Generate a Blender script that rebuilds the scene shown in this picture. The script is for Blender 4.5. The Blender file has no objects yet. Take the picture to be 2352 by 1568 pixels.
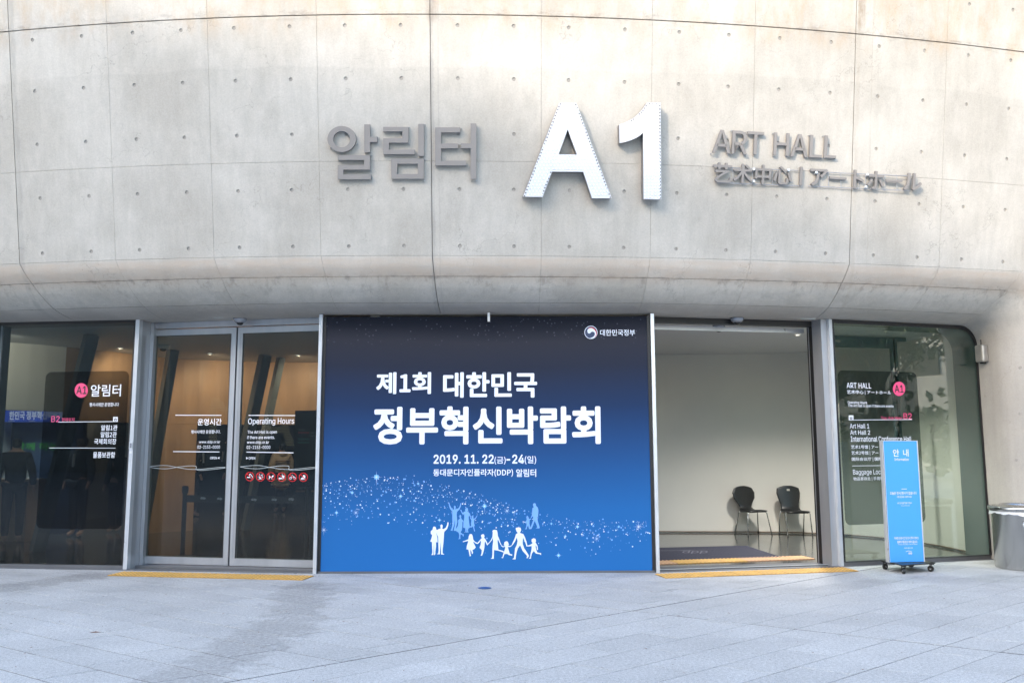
import bpy, bmesh, math, random, os
import numpy as np
from mathutils import Vector, Matrix
random.seed(7)
S = bpy.context.scene
COL = S.collection
rad = math.radians

# ------------------------------------------------------------------ camera, world, sun, exposure
FW, FH, FPX, CAMH = 2352.0, 1568.0, 1964.0, 1.5      # photo measured in 2352x1568 units
PITCH, ROLL = rad(7.15), rad(0.15)
_fw = np.array([0, math.cos(PITCH), math.sin(PITCH)]); _r0 = np.array([1., 0, 0]); _u0 = np.cross(_r0, _fw)
_R = math.cos(ROLL)*_r0 - math.sin(ROLL)*_u0
_U = math.sin(ROLL)*_r0 + math.cos(ROLL)*_u0
_C = np.array([0, 0, CAMH])
cam = bpy.data.cameras.new('camera'); camo = bpy.data.objects.new('camera', cam); COL.objects.link(camo)
cam.sensor_width = 36.0; cam.lens = FPX/FW*36.0; cam.clip_start = .1; cam.clip_end = 800
camo.matrix_world = Matrix(((_R[0], _U[0], -_fw[0], 0), (_R[1], _U[1], -_fw[1], 0), (_R[2], _U[2], -_fw[2], CAMH), (0, 0, 0, 1)))
S.camera = camo
SUN_AZ, SUN_EL = rad(35), rad(22)        # sun stands behind the photographer, to the left
SUNV = Vector((-math.sin(SUN_AZ)*math.cos(SUN_EL), -math.cos(SUN_AZ)*math.cos(SUN_EL), math.sin(SUN_EL)))
w = bpy.data.worlds.new('World'); S.world = w; w.use_nodes = True
nt = w.node_tree; bg = nt.nodes['Background']
sky = nt.nodes.new('ShaderNodeTexSky'); sky.sky_type = 'NISHITA'; sky.sun_disc = False
sky.sun_elevation = SUN_EL; sky.sun_rotation = math.atan2(SUNV.x, SUNV.y)
sky.air_density = 1.05; sky.dust_density = 1.7; sky.ozone_density = 1.7
wb = nt.nodes.new('ShaderNodeMix'); wb.data_type = 'RGBA'; wb.blend_type = 'MULTIPLY'; wb.inputs[0].default_value = 1; wb.inputs[7].default_value = (1.045, .99, .925, 1)   # white balance
nt.links.new(sky.outputs[0], wb.inputs[6]); nt.links.new(wb.outputs[2], bg.inputs[0]); bg.inputs[1].default_value = 0.15
sl = bpy.data.lights.new('sun', 'SUN'); sl.energy = .7; sl.angle = rad(1.3); sl.color = (1, .86, .70)
so = bpy.data.objects.new('sun', sl); COL.objects.link(so)
so.rotation_euler = SUNV.to_track_quat('Z', 'Y').to_euler(); so.location = SUNV*60
S.view_settings.view_transform = 'Standard'; S.view_settings.look = 'None'
S.view_settings.exposure = 2.46; S.view_settings.gamma = 1; S.view_settings.use_curve_mapping = False
S.render.engine = 'CYCLES'
S.cycles.max_bounces = 10; S.cycles.transparent_max_bounces = 20; S.cycles.diffuse_bounces = 5; S.cycles.glossy_bounces = 5
S.cycles.use_denoising = True; S.cycles.sample_clamp_indirect = 6

# ------------------------------------------------------------------ measuring helpers (photo pixel -> point on a real surface)
def ray(x, y):
    v = _fw*FPX + _R*(x-FW/2) - _U*(y-FH/2); return v/np.linalg.norm(v)
def G(x, y, z=0.):
    v = ray(x, y); t = (z-CAMH)/v[2]; return _C + v*t
class Pl:
    """upright plane through two ground points; s runs along it, off = distance towards the plaza"""
    def __init__(s, a, b, lean=0.):
        s.a = np.array([a[0], a[1], 0.]); d = np.array([b[0]-a[0], b[1]-a[1], 0.]); s.len = np.linalg.norm(d)
        s.t = d/s.len; s.n = np.array([s.t[1], -s.t[0], 0.])
        s.up = np.array([0, 0, 1.]) + s.n*lean; s.up /= np.linalg.norm(s.up); s.nn = np.cross(s.t, s.up)
    def hit(s, x, y, off=0.):
        v = ray(x, y); o = s.a + s.nn*off
        t = ((o-_C)@s.nn)/(v@s.nn); p = _C + v*t - o
        return float(p@s.t), float(p@s.up)
    def at(s, q, z, off=0.): return s.a + s.t*q + s.up*z + s.nn*off
C4 = lambda x, y: (x*.4111, 709.2+y*.4111)
C5 = lambda x, y: (709.2+x*.41126, 709.2+y*.41126)
C6 = lambda x, y: (1450.7+x*.4112, 709.2+y*.4112)

# ------------------------------------------------------------------ object helpers
WL = {}
def empty(name, loc, label=None, cat=None, group=None, kind=None, parent=None):
    o = bpy.data.objects.new(name, None); COL.objects.link(o); o.empty_display_size = .1
    loc = np.array([float(c) for c in loc])
    if parent: o.parent = parent; o.location = loc - WL[parent.name]
    else: o.location = loc
    WL[o.name] = loc; tag(o, label, cat, group, kind); return o
def tag(o, label=None, cat=None, group=None, kind=None):
    if label: o['label'] = label
    if cat: o['category'] = cat
    if group: o['group'] = group
    if kind: o['kind'] = kind
    return o
def obj(name, V, Fs, mat, parent=None, smooth=False, label=None, cat=None, group=None, kind=None, origin=None, mats=None):
    V = np.array([[float(c) for c in v] for v in V])
    if origin is None:
        origin = (V.min(0)+V.max(0))/2
        if parent is None: origin[2] = V[:, 2].min()
    me = bpy.data.meshes.new(name); me.from_pydata((V-origin).tolist(), [], [tuple(f) for f in Fs])
    for m in (mat if isinstance(mat, (list, tuple)) else [mat]): me.materials.append(m)
    if mats is not None: me.polygons.foreach_set('material_index', mats)
    if smooth: me.polygons.foreach_set('use_smooth', [True]*len(me.polygons))
    me.update()
    return link(name, me, origin, parent, label=label, cat=cat, group=group, kind=kind)
def link(name, me, origin, parent=None, rot=None, label=None, cat=None, group=None, kind=None):
    o = bpy.data.objects.new(name, me); COL.objects.link(o)
    origin = np.array([float(c) for c in origin])
    o.location = origin - WL[parent.name] if parent else origin
    if parent: o.parent = parent
    if rot is not None: o.rotation_euler = rot
    WL[o.name] = origin; tag(o, label, cat, group, kind); return o
class MB:
    def __init__(s): s.v = []; s.f = []
    def add(s, V, Fs):
        n = len(s.v); s.v += [tuple(float(c) for c in v) for v in V]; s.f += [tuple(n+i for i in f) for f in Fs]
    def box(s, c, size, rz=0., bevel=0.):
        hx, hy, hz = [q/2 for q in size]; cr, sr = math.cos(rz), math.sin(rz)
        if bevel > 0:
            bm = bmesh.new(); bmesh.ops.create_cube(bm, size=1.)
            for v in bm.verts: v.co = Vector((v.co.x*size[0], v.co.y*size[1], v.co.z*size[2]))
            bmesh.ops.bevel(bm, geom=list(bm.edges), offset=bevel, segments=2, profile=.5, affect='EDGES')
            bm.verts.index_update()
            s.add([(c[0]+v.co.x*cr-v.co.y*sr, c[1]+v.co.x*sr+v.co.y*cr, c[2]+v.co.z) for v in bm.verts],
                  [[v.index for v in f.verts] for f in bm.faces]); bm.free(); return s
        V = [(c[0]+a*hx*cr-b*hy*sr, c[1]+a*hx*sr+b*hy*cr, c[2]+d*hz) for d in (-1, 1) for b in (-1, 1) for a in (-1, 1)]
        s.add(V, [(0, 2, 3, 1), (4, 5, 7, 6), (0, 1, 5, 4), (2, 6, 7, 3), (0, 4, 6, 2), (1, 3, 7, 5)]); return s
    def pbox(s, P, s0, s1, z0, z1, o0, o1):
        V = [P.at(a, b, d) for b in (z0, z1) for d in (o0, o1) for a in (s0, s1)]
        s.add(V, [(0, 1, 3, 2), (4, 6, 7, 5), (0, 4, 5, 1), (2, 3, 7, 6), (0, 2, 6, 4), (1, 5, 7, 3)]); return s
    def tube(s, pts, r, n=8, cap=True):
        pts = [np.array(p, float) for p in pts]; rs = r if isinstance(r, (list, tuple)) else [r]*len(pts)
        rings = []; prev = None
        for i, p in enumerate(pts):
            d = pts[min(i+1, len(pts)-1)] - pts[max(i-1, 0)]; d /= (np.linalg.norm(d)+1e-12)
            if prev is None:
                a = np.cross(d, [0, 0, 1.]) if abs(d[2]) < .9 else np.cross(d, [1., 0, 0])
            else: a = prev - d*(prev@d)
            a /= np.linalg.norm(a); prev = a; b = np.cross(d, a)
            rings.append([p+rs[i]*(a*math.cos(t)+b*math.sin(t)) for t in [2*math.pi*k/n for k in range(n)]])
        V = [v for rg in rings for v in rg]; Fs = []
        for i in range(len(rings)-1):
            for k in range(n): Fs.append((i*n+k, i*n+(k+1) % n, (i+1)*n+(k+1) % n, (i+1)*n+k))
        if cap: Fs += [tuple(range(n))[::-1], tuple(range((len(rings)-1)*n, len(rings)*n))]
        s.add(V, Fs); return s
    def lathe(s, c, prof, n=32, cap=True):
        V = [(c[0]+r*math.cos(2*math.pi*k/n), c[1]+r*math.sin(2*math.pi*k/n), c[2]+z) for r, z in prof for k in range(n)]
        Fs = [(i*n+k, i*n+(k+1) % n, (i+1)*n+(k+1) % n, (i+1)*n+k) for i in range(len(prof)-1) for k in range(n)]
        if cap: Fs += [tuple(range(n))[::-1], tuple(range((len(prof)-1)*n, len(prof)*n))]
        s.add(V, Fs); return s
    def build(s, name, mat, parent=None, **k): return obj(name, s.v, s.f, mat, parent, **k)

_fc = {}
def flat_mesh(loops, extrude=0., holes_ok=True):
    """filled 2D outline(s) (overlapping loops cut holes) -> verts, faces, optional thickness"""
    cu = bpy.data.curves.new('outline', 'CURVE'); cu.dimensions = '2D'; cu.fill_mode = 'BOTH'; cu.extrude = extrude
    for lp in loops:
        sp = cu.splines.new('POLY'); sp.points.add(len(lp)-1)
        for i, (x, y) in enumerate(lp): sp.points[i].co = (x, y, 0, 1)
        sp.use_cyclic_u = True
    return _curve_data(cu)
def _curve_data(cu):
    o = bpy.data.objects.new('outline', cu); COL.objects.link(o)
    dg = bpy.context.evaluated_depsgraph_get(); me = bpy.data.meshes.new_from_object(o.evaluated_get(dg))
    V = [tuple(v.co) for v in me.vertices]; Fs = [tuple(p.vertices) for p in me.polygons]
    bpy.data.meshes.remove(me); bpy.data.objects.remove(o)
    return V, Fs
def _font(fn):      # Blender's own interface fonts; the built-in one serves if they are not there
    try: return bpy.data.fonts.load(os.path.join(bpy.utils.system_resource('DATAFILES'), 'fonts', fn))
    except Exception: return None
FONT_L, FONT_K = _font('Inter.woff2'), _font('Noto Sans CJK Regular.woff2')
def text_data(s, bold=0., extrude=0., spacing=1.):
    key = (s, bold, extrude, spacing)
    if key not in _fc:
        cu = bpy.data.curves.new('lettering', 'FONT'); cu.body = s; cu.size = 1; cu.extrude = extrude
        ft = FONT_K if any(ord(c) > 0x2000 for c in s) else FONT_L
        if ft: cu.font = ft
        cu.resolution_u = 3 if extrude == 0 else 6; cu.space_character = spacing; cu.align_x = 'LEFT'
        heavy = bold > .025
        V, Fs = _curve_data(cu); bold = bold*((.35 if ft is FONT_K else .7) if ft else 1.)
        if bold > 0:                      # heavier weight: the outline swept round a small circle
            n = len(V); V2 = list(V); F2 = list(Fs); c = 0
            for rr_, dirs in ((bold*.5, 5 if heavy else 0), (bold, 12 if heavy else 4)):
                for k in range(dirs):
                    c += 1; a = 2*math.pi*k/dirs+.3; dz = c*(.00004 if extrude == 0 else .003)
                    V2 += [(v[0]+rr_*math.cos(a), v[1]+rr_*math.sin(a), v[2]+(dz if extrude == 0 else (-dz if v[2] > 0 else dz))) for v in V]
                    F2 += [tuple(i+n*c for i in f) for f in Fs]
            V, Fs = V2, F2
        _fc[key] = (V, Fs)
    return _fc[key]
def bez(P, n=10):
    """closed/open Catmull-Rom through points"""
    out = []; m = len(P)
    for i in range(m-1):
        p0, p1, p2, p3 = [np.array(P[j], float) for j in (max(i-1, 0), i, i+1, min(i+2, m-1))]
        for k in range(n):
            t = k/n; out.append(.5*((2*p1)+(-p0+p2)*t+(2*p0-5*p1+4*p2-p3)*t*t+(-p0+3*p1-3*p2+p3)*t**3))
    out.append(np.array(P[-1], float)); return out

def put(name, V, Fs, pl, off, mat, parent, thick=0., **k):
    """2D (s,z) outline on plane; a skin `thick` deep when asked"""
    return obj(name, [pl.at(v[0], v[1], off+(v[2] if len(v) > 2 else 0)) for v in V], Fs, mat, parent, **k)
def text_on(pl, s, x0, y0, x1, y1, mat, parent, cv=lambda a, b: (a, b), bold=.0, off=.004, extrude=0., name='lettering', spacing=1., **k):
    V, Fs = text_data(s, bold, extrude, spacing)
    A = np.array(V); mn = A.min(0); mx = A.max(0)
    xm, ym = (x0+x1)/2, (y0+y1)/2
    s0 = pl.hit(*cv(x0, ym), off)[0]; s1 = pl.hit(*cv(x1, ym), off)[0]
    z0 = pl.hit(*cv(xm, y1), off)[1]; z1 = pl.hit(*cv(xm, y0), off)[1]
    W = [(s0+(v[0]-mn[0])/(mx[0]-mn[0])*(s1-s0), z0+(v[1]-mn[1])/(mx[1]-mn[1])*(z1-z0), v[2]) for v in V]
    return put(name, W, Fs, pl, off, mat, parent, **k)
def shape_on(pl, loops, mat, parent, cv=lambda a, b: (a, b), off=.004, extrude=0., name='print', **k):
    L = [[pl.hit(*cv(*p), off) for p in lp] for lp in loops]
    V, Fs = flat_mesh(L, extrude); return put(name, V, Fs, pl, off, mat, parent, **k)
def rline(x0, y0, x1, y1, w): return [(x0, y0-w/2), (x1, y1-w/2), (x1, y1+w/2), (x0, y0+w/2)]
def circ(x, y, rx, ry, n=32, a0=0, a1=2*math.pi):
    return [(x+rx*math.cos(a0+(a1-a0)*k/n), y+ry*math.sin(a0+(a1-a0)*k/n)) for k in range(n)]
def stroke(P, w):
    """ribbon outline round a polyline"""
    P = [np.array(p, float) for p in P]; L = []; Rr = []
    for i, p in enumerate(P):
        d = P[min(i+1, len(P)-1)]-P[max(i-1, 0)]; d /= np.linalg.norm(d)+1e-9; n = np.array([-d[1], d[0]])*w/2
        L.append(tuple(p+n)); Rr.append(tuple(p-n))
    return L+Rr[::-1]
def rrect(x0, y0, x1, y1, r, n=6):
    out = []
    for cx, cy, a in ((x1-r, y1-r, 0), (x0+r, y1-r, 90), (x0+r, y0+r, 180), (x1-r, y0+r, 270)):
        for k in range(n+1):
            t = rad(a+90*k/n); out.append((cx+r*math.cos(t), cy+r*math.sin(t)))
    return out

# ------------------------------------------------------------------ materials
MATS = {}
def mat(name, col=(.5, .5, .5), rough=.6, metal=0., spec=.5, noise=0., nscale=8., bump=0., bscale=60., emit=None, estr=0., stretch=(1, 1, 1), coat=0.):
    m = bpy.data.materials.new(name); m.use_nodes = True; nt = m.node_tree; b = nt.nodes['Principled BSDF']
    b.inputs['Base Color'].default_value = (*col, 1); b.inputs['Roughness'].default_value = rough
    b.inputs['Metallic'].default_value = metal; b.inputs['Specular IOR Level'].default_value = spec
    b.inputs['Coat Weight'].default_value = coat
    geo = nt.nodes.new('ShaderNodeNewGeometry'); mp = nt.nodes.new('ShaderNodeMapping'); mp.inputs['Scale'].default_value = stretch
    nt.links.new(geo.outputs['Position'], mp.inputs[0])
    if noise:
        n = nt.nodes.new('ShaderNodeTexNoise'); n.inputs['Scale'].default_value = nscale; n.inputs['Detail'].default_value = 6
        nt.links.new(mp.outputs[0], n.inputs[0])
        r = nt.nodes.new('ShaderNodeMapRange'); r.inputs[1].default_value = .3; r.inputs[2].default_value = .7
        r.inputs[3].default_value = 1-noise; r.inputs[4].default_value = 1+noise; nt.links.new(n.outputs[0], r.inputs[0])
        mx = nt.nodes.new('ShaderNodeVectorMath'); mx.operation = 'SCALE'; mx.inputs[0].default_value = col
        nt.links.new(r.outputs[0], mx.inputs['Scale']); nt.links.new(mx.outputs[0], b.inputs['Base Color'])
        r2 = nt.nodes.new('ShaderNodeMapRange'); r2.inputs[1].default_value = .3; r2.inputs[2].default_value = .7
        r2.inputs[3].default_value = rough*.85; r2.inputs[4].default_value = min(1, rough*1.15)
        nt.links.new(n.outputs[0], r2.inputs[0]); nt.links.new(r2.outputs[0], b.inputs['Roughness'])
    if bump:
        n = nt.nodes.new('ShaderNodeTexNoise'); n.inputs['Scale'].default_value = bscale; n.inputs['Detail'].default_value = 4
        nt.links.new(mp.outputs[0], n.inputs[0])
        bp = nt.nodes.new('ShaderNodeBump'); bp.inputs['Strength'].default_value = bump; bp.inputs['Distance'].default_value = .01
        nt.links.new(n.outputs[0], bp.inputs['Height']); nt.links.new(bp.outputs[0], b.inputs['Normal'])
    if emit:
        b.inputs['Emission Color'].default_value = (*emit, 1); b.inputs['Emission Strength'].default_value = estr
    return m
def glass(name, tint, f0=.05, rough=0.):
    m = bpy.data.materials.new(name); m.use_nodes = True; nt = m.node_tree
    nt.nodes.remove(nt.nodes['Principled BSDF']); out = nt.nodes['Material Output']
    tr = nt.nodes.new('ShaderNodeBsdfTransparent'); tr.inputs[0].default_value = (*tint, 1)
    gl = nt.nodes.new('ShaderNodeBsdfGlossy'); gl.inputs['Roughness'].default_value = rough
    ge = nt.nodes.new('ShaderNodeNewGeometry'); d = nt.nodes.new('ShaderNodeVectorMath'); d.operation = 'DOT_PRODUCT'
    nt.links.new(ge.outputs['Normal'], d.inputs[0]); nt.links.new(ge.outputs['Incoming'], d.inputs[1])
    def mt(op, a, b=0.):
        n = nt.nodes.new('ShaderNodeMath'); n.operation = op
        for i, q in enumerate((a, b)):
            if hasattr(q, 'is_output'): nt.links.new(q, n.inputs[i])
            else: n.inputs[i].default_value = q
        return n.outputs[0]
    c = mt('SUBTRACT', 1., mt('ABSOLUTE', d.outputs['Value'])); f = mt('ADD', mt('MULTIPLY', mt('POWER', c, 5.), 1-f0), f0)
    mx = nt.nodes.new('ShaderNodeMixShader')
    nt.links.new(f, mx.inputs[0]); nt.links.new(tr.outputs[0], mx.inputs[1]); nt.links.new(gl.outputs[0], mx.inputs[2])
    nt.links.new(mx.outputs[0], out.inputs[0]); return m
class NB:
    """tiny node wiring helper"""
    def __init__(s, name):
        s.m = bpy.data.materials.new(name); s.m.use_nodes = True; s.t = s.m.node_tree; s.b = s.t.nodes['Principled BSDF']
        s.pos = s.n('NewGeometry').outputs['Position']
    def n(s, ty): return s.t.nodes.new('ShaderNode'+ty)
    def l(s, a, b):
        if hasattr(a, 'is_output'): s.t.links.new(a, b)
        else: b.default_value = a
    def mapv(s, v, sc=(1, 1, 1), loc=(0, 0, 0), rot=(0, 0, 0)):
        m = s.n('Mapping'); m.inputs['Scale'].default_value = sc; m.inputs['Location'].default_value = loc; m.inputs['Rotation'].default_value = rot
        s.l(v, m.inputs[0]); return m.outputs[0]
    def noise(s, v, sc, det=4, ro=.5, dist=0.):
        m = s.n('TexNoise'); m.inputs['Scale'].default_value = sc; m.inputs['Detail'].default_value = det
        m.inputs['Roughness'].default_value = ro; m.inputs['Distortion'].default_value = dist
        s.l(v, m.inputs[0]); return m.outputs[0]
    def rng(s, v, a, b, c, d, smooth=False):
        m = s.n('MapRange'); m.inputs[1].default_value = a; m.inputs[2].default_value = b; m.inputs[3].default_value = c; m.inputs[4].default_value = d
        if smooth: m.interpolation_type = 'SMOOTHSTEP'
        s.l(v, m.inputs[0]); return m.outputs[0]
    def math(s, op, a, b=0., c=0.):
        m = s.n('Math'); m.operation = op; s.l(a, m.inputs[0]); s.l(b, m.inputs[1]); s.l(c, m.inputs[2]); return m.outputs[0]
    def sep(s, v):
        m = s.n('SeparateXYZ'); s.l(v, m.inputs[0]); return m.outputs
    def mix(s, f, a, b, mode='MIX'):
        m = s.n('Mix'); m.data_type = 'RGBA'; m.blend_type = mode; s.l(f, m.inputs[0])
        s.l(a if hasattr(a, 'is_output') else (*a, 1), m.inputs[6]); s.l(b if hasattr(b, 'is_output') else (*b, 1), m.inputs[7]); return m.outputs[2]
    def scale(s, col, f):
        m = s.n('VectorMath'); m.operation = 'SCALE'; s.l(col, m.inputs[0]); s.l(f, m.inputs['Scale']); return m.outputs[0]
    def ramp(s, v, stops):
        m = s.n('ValToRGB'); e = m.color_ramp.elements
        while len(e) < len(stops): e.new(.5)
        for i, (p, c) in enumerate(stops): e[i].position = p; e[i].color = (*c, 1)
        s.l(v, m.inputs[0]); return m.outputs[0]
    def bump(s, h, st, dist=.01, nrm=None):
        m = s.n('Bump'); m.inputs['Strength'].default_value = st; m.inputs['Distance'].default_value = dist; s.l(h, m.inputs['Height'])
        if nrm is not None: s.l(nrm, m.inputs['Normal'])
        return m.outputs[0]

def concrete():
    k = NB('fair_faced_concrete'); p = k.pos; x, y, z = k.sep(p)
    big = k.noise(k.mapv(p, (1, 1, .8)), .9, 5, .6)
    streak = k.noise(k.mapv(p, (6, 6, .35)), 2.2, 5, .6)
    blot = k.noise(p, 3.3, 6, .62, .6)
    fine = k.noise(p, 55, 5, .7)
    base = k.mix(k.rng(big, .35, .65, 0, 1, True), (.398, .374, .330), (.478, .454, .408))
    base = k.scale(base, k.rng(streak, .3, .7, .94, 1.05)); base = k.scale(base, k.rng(blot, .3, .7, .95, 1.05))
    base = k.scale(base, k.rng(fine, .25, .75, .88, 1.10))
    # paler washed band on the upper formwork lift (edge wanders a little)
    zz = k.math('ADD', z, k.rng(k.noise(k.mapv(p, (.6, .6, .1)), 1.5, 3), .3, .7, -.03, .03))
    base = k.mix(k.math('MULTIPLY', k.rng(zz, 5.90, 5.925, 0, 1), .55), base, k.scale(base, 1.12))
    # beige staining on the rounded lip and rust weeping below the top joint
    lip = k.math('MULTIPLY', k.rng(z, 3.73, 3.765, 1, 0), k.rng(z, 3.42, 3.56, 0, 1, True))
    lipn = k.math('MULTIPLY', lip, k.rng(k.noise(k.mapv(p, (1.2, 1.2, 4)), 2.4, 5, .6), .3, .7, .35, 1.))
    base = k.mix(k.math('MULTIPLY', lipn, .85), base, (.44, .365, .295))
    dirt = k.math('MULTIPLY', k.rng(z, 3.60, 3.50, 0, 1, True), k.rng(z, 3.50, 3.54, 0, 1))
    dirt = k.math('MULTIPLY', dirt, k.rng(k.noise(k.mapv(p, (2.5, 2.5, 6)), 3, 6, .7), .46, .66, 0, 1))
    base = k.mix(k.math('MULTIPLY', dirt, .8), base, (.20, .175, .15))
    drip = k.math('MULTIPLY', k.rng(k.noise(k.mapv(p, (6, 6, .8)), 1.6, 6, .7), .52, .66, 0, 1), k.rng(z, 3.25, 3.54, 0, .7))
    drip = k.math('MULTIPLY', drip, k.rng(z, 3.56, 3.53, 0, 1)); base = k.mix(k.math('MULTIPLY', drip, .85), base, (.20, .18, .155))
    rust = k.math('MULTIPLY', k.rng(z, 6.18, 6.47, 0, 1, True), k.rng(k.noise(k.mapv(p, (2.2, 2.2, .8)), 1.7, 5, .7), .45, .68, 0, 1))
    base = k.mix(k.math('MULTIPLY', rust, .6), base, (.42, .31, .20))
    edge = k.math('MULTIPLY', k.rng(k.math('ABSOLUTE', k.math('SUBTRACT', z, 6.50)), .09, .0, 0, 1), k.rng(k.noise(k.mapv(p, (1, 1, 3)), 6, 6, .7), .5, .64, 0, 1))
    base = k.mix(k.math('MULTIPLY', edge, .6), base, (.22, .19, .16))
    # smears along the main construction joints
    for xj, wj, z0, amt, colr in ((-.93, .035, 2., .5, (.27, .26, .245)), (-.85, .012, 2., .3, (.27, .26, .245)), (4.235, .035, 2., .35, (.36, .31, .25)), (4.27, .07, 6.48, .75, (.25, .19, .13)), (-.93, .10, 6.35, .5, (.26, .22, .18)), (-6.0, .05, 2., .45, (.27, .26, .24)), (4.42, .012, 3.7, .3, (.3, .27, .22))):
        dj = k.math('ABSOLUTE', k.math('SUBTRACT', k.math('ADD', x, k.rng(blot, .3, .7, -.012, .012)), xj))
        mj = k.math('MULTIPLY', k.rng(dj, wj*.35, wj, 1, 0, True), k.rng(z, z0, z0+.12, 0, 1)); mj = k.math('MULTIPLY', mj, k.rng(k.noise(k.mapv(p, (4, 4, 1.2)), 2.5, 5, .7), .35, .6, .25, 1))
        base = k.mix(k.math('MULTIPLY', mj, amt), base, colr)
    # colour goes darker grey towards the soffit behind the lip
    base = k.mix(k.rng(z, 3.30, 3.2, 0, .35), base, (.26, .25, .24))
    pores = k.n('TexVoronoi'); pores.inputs['Scale'].default_value = 26; k.l(p, pores.inputs[0])
    pr = k.math('MULTIPLY', k.rng(pores.outputs['Distance'], .05, .09, 1, 0), k.rng(k.noise(p, 9, 2), .55, .6, 0, 1))
    base = k.mix(k.math('MULTIPLY', pr, .55), base, (.16, .15, .14))
    vein = k.n('TexVoronoi'); vein.feature = 'DISTANCE_TO_EDGE'; vein.inputs['Scale'].default_value = .9
    wp = k.n('VectorMath'); wp.operation = 'ADD'; k.l(p, wp.inputs[0])
    nz = k.n('TexNoise'); nz.inputs['Scale'].default_value = 3.; nz.inputs['Detail'].default_value = 5; k.l(p, nz.inputs[0]); k.l(nz.outputs[1], wp.inputs[1])
    k.l(wp.outputs[0], vein.inputs[0])
    vn = k.math('MULTIPLY', k.rng(vein.outputs['Distance'], .0, .006, 1, 0), k.rng(k.noise(p, 1.3, 2), .48, .6, 0, .45))
    base = k.mix(vn, base, (.2, .19, .17))
    k.l(base, k.b.inputs['Base Color']); k.b.inputs['Roughness'].default_value = .62; k.b.inputs['Specular IOR Level'].default_value = .35
    k.l(k.bump(k.noise(p, 14, 6, .6), .22, .02, k.bump(fine, .25, .004)), k.b.inputs['Normal'])
    return k.m
def granite():
    k = NB('granite_paving'); p = k.pos; x, y, z = k.sep(p)
    oi = k.n('ObjectInfo').outputs['Random']
    sp = k.noise(p, 130, 3, .8); sp2 = k.noise(p, 42, 4, .75); big = k.noise(p, 1.1, 5, .6); mid = k.noise(p, 5, 5, .65)
    base = k.ramp(k.math('ADD', k.math('MULTIPLY', sp, .6), k.math('MULTIPLY', sp2, .4)), [(.38, (.26, .26, .258)), (.5, (.48, .48, .475)), (.62, (.68, .68, .67))])
    base = k.scale(base, k.rng(oi, 0, 1, .94, 1.05)); base = k.scale(base, k.rng(big, .3, .7, .90, 1.06)); base = k.scale(base, k.rng(mid, .3, .7, .95, 1.04))
    # worn rough trail wandering from the door mat to the foreground, and a second one at the far left
    def trail(ax, ay, bx, by, wdt):
        dx, dy = bx-ax, by-ay; L = math.hypot(dx, dy); nx, ny = -dy/L, dx/L
        d = k.math('ADD', k.math('MULTIPLY', x, nx), k.math('MULTIPLY', y, ny)); d = k.math('SUBTRACT', d, ax*nx+ay*ny)
        d = k.math('ADD', d, k.rng(mid, .3, .7, -.22, .22)); a = k.rng(k.math('ABSOLUTE', d), wdt*.55, wdt, 1, 0, True)
        t = k.math('ADD', k.math('MULTIPLY', x, dx/L), k.math('MULTIPLY', y, dy/L)); t = k.math('SUBTRACT', t, (ax*dx+ay*dy)/L)
        return k.math('MULTIPLY', a, k.math('MULTIPLY', k.rng(t, -.3, .0, 0, 1), k.rng(t, L-.1, L+.35, 1, 0)))
    m1 = k.math('MAXIMUM', trail(-2.3, 9.9, -1.95, 7.7, .33), trail(-1.95, 7.7, -2.2, 5.6, .36))
    m1 = k.math('MAXIMUM', m1, trail(-5.0, 10.7, -6.3, 8.3, .34))
    rough = k.noise(k.mapv(p, (1, 1, 1)), 27, 6, .8)
    m1 = k.math('MULTIPLY', m1, k.rng(rough, .38, .6, .95, .1)); base = k.mix(m1, base, (.27, .265, .26))
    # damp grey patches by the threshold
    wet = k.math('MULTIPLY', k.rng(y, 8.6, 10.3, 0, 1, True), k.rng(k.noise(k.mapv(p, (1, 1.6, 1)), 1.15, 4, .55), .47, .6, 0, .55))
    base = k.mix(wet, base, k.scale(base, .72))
    br = k.math('MULTIPLY', k.rng(k.noise(k.mapv(p, (1, 2.4, 1)), 2.3, 5, .7), .64, .72, 0, .5), k.rng(x, 2.5, 3.2, 0, 1))
    base = k.mix(br, base, (.2, .165, .135))
    fl = k.n('TexVoronoi'); fl.inputs['Scale'].default_value = 7; k.l(p, fl.inputs[0])
    base = k.mix(k.math('MULTIPLY', k.rng(fl.outputs['Distance'], .03, .045, 1, 0), .5), base, (.12, .10, .09))
    k.l(base, k.b.inputs['Base Color']); k.b.inputs['Roughness'].default_value = .7; k.b.inputs['Specular IOR Level'].default_value = .3
    k.l(k.bump(sp2, .35, .004), k.b.inputs['Normal']); return k.m
def banner_print():
    k = NB('banner_print'); p = k.pos; x, y, z = k.sep(p)
    warp = k.math('ADD', z, k.math('MULTIPLY', k.math('ABSOLUTE', k.math('ADD', x, .3)), -.03))
    t = k.rng(warp, 0.0, 3.2, 0, 1)
    c = k.ramp(t, [(0, (.016, .135, .40)), (.22, (.015, .118, .35)), (.45, (.013, .062, .19)), (.62, (.011, .030, .085)),
                   (.78, (.016, .021, .040)), (.88, (.024, .026, .038)), (.93, (.012, .014, .024)), (1, (.006, .008, .016))])  # paler grey stops near the top paint a sheen into the print
    v = k.n('TexVoronoi'); v.inputs['Scale'].default_value = 17; k.l(p, v.inputs[0])
    st = k.math('MULTIPLY', k.rng(v.outputs['Distance'], .10, .2, 1, 0), k.rng(z, 2.75, 2.95, 0, .22))
    c = k.mix(st, c, (.2, .23, .32))
    k.l(c, k.b.inputs['Base Color']); k.b.inputs['Roughness'].default_value = .6; k.b.inputs['Specular IOR Level'].default_value = .16
    k.l(k.bump(k.noise(p, 3, 2), .2, .02), k.b.inputs['Normal'])
    return k.m

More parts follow.
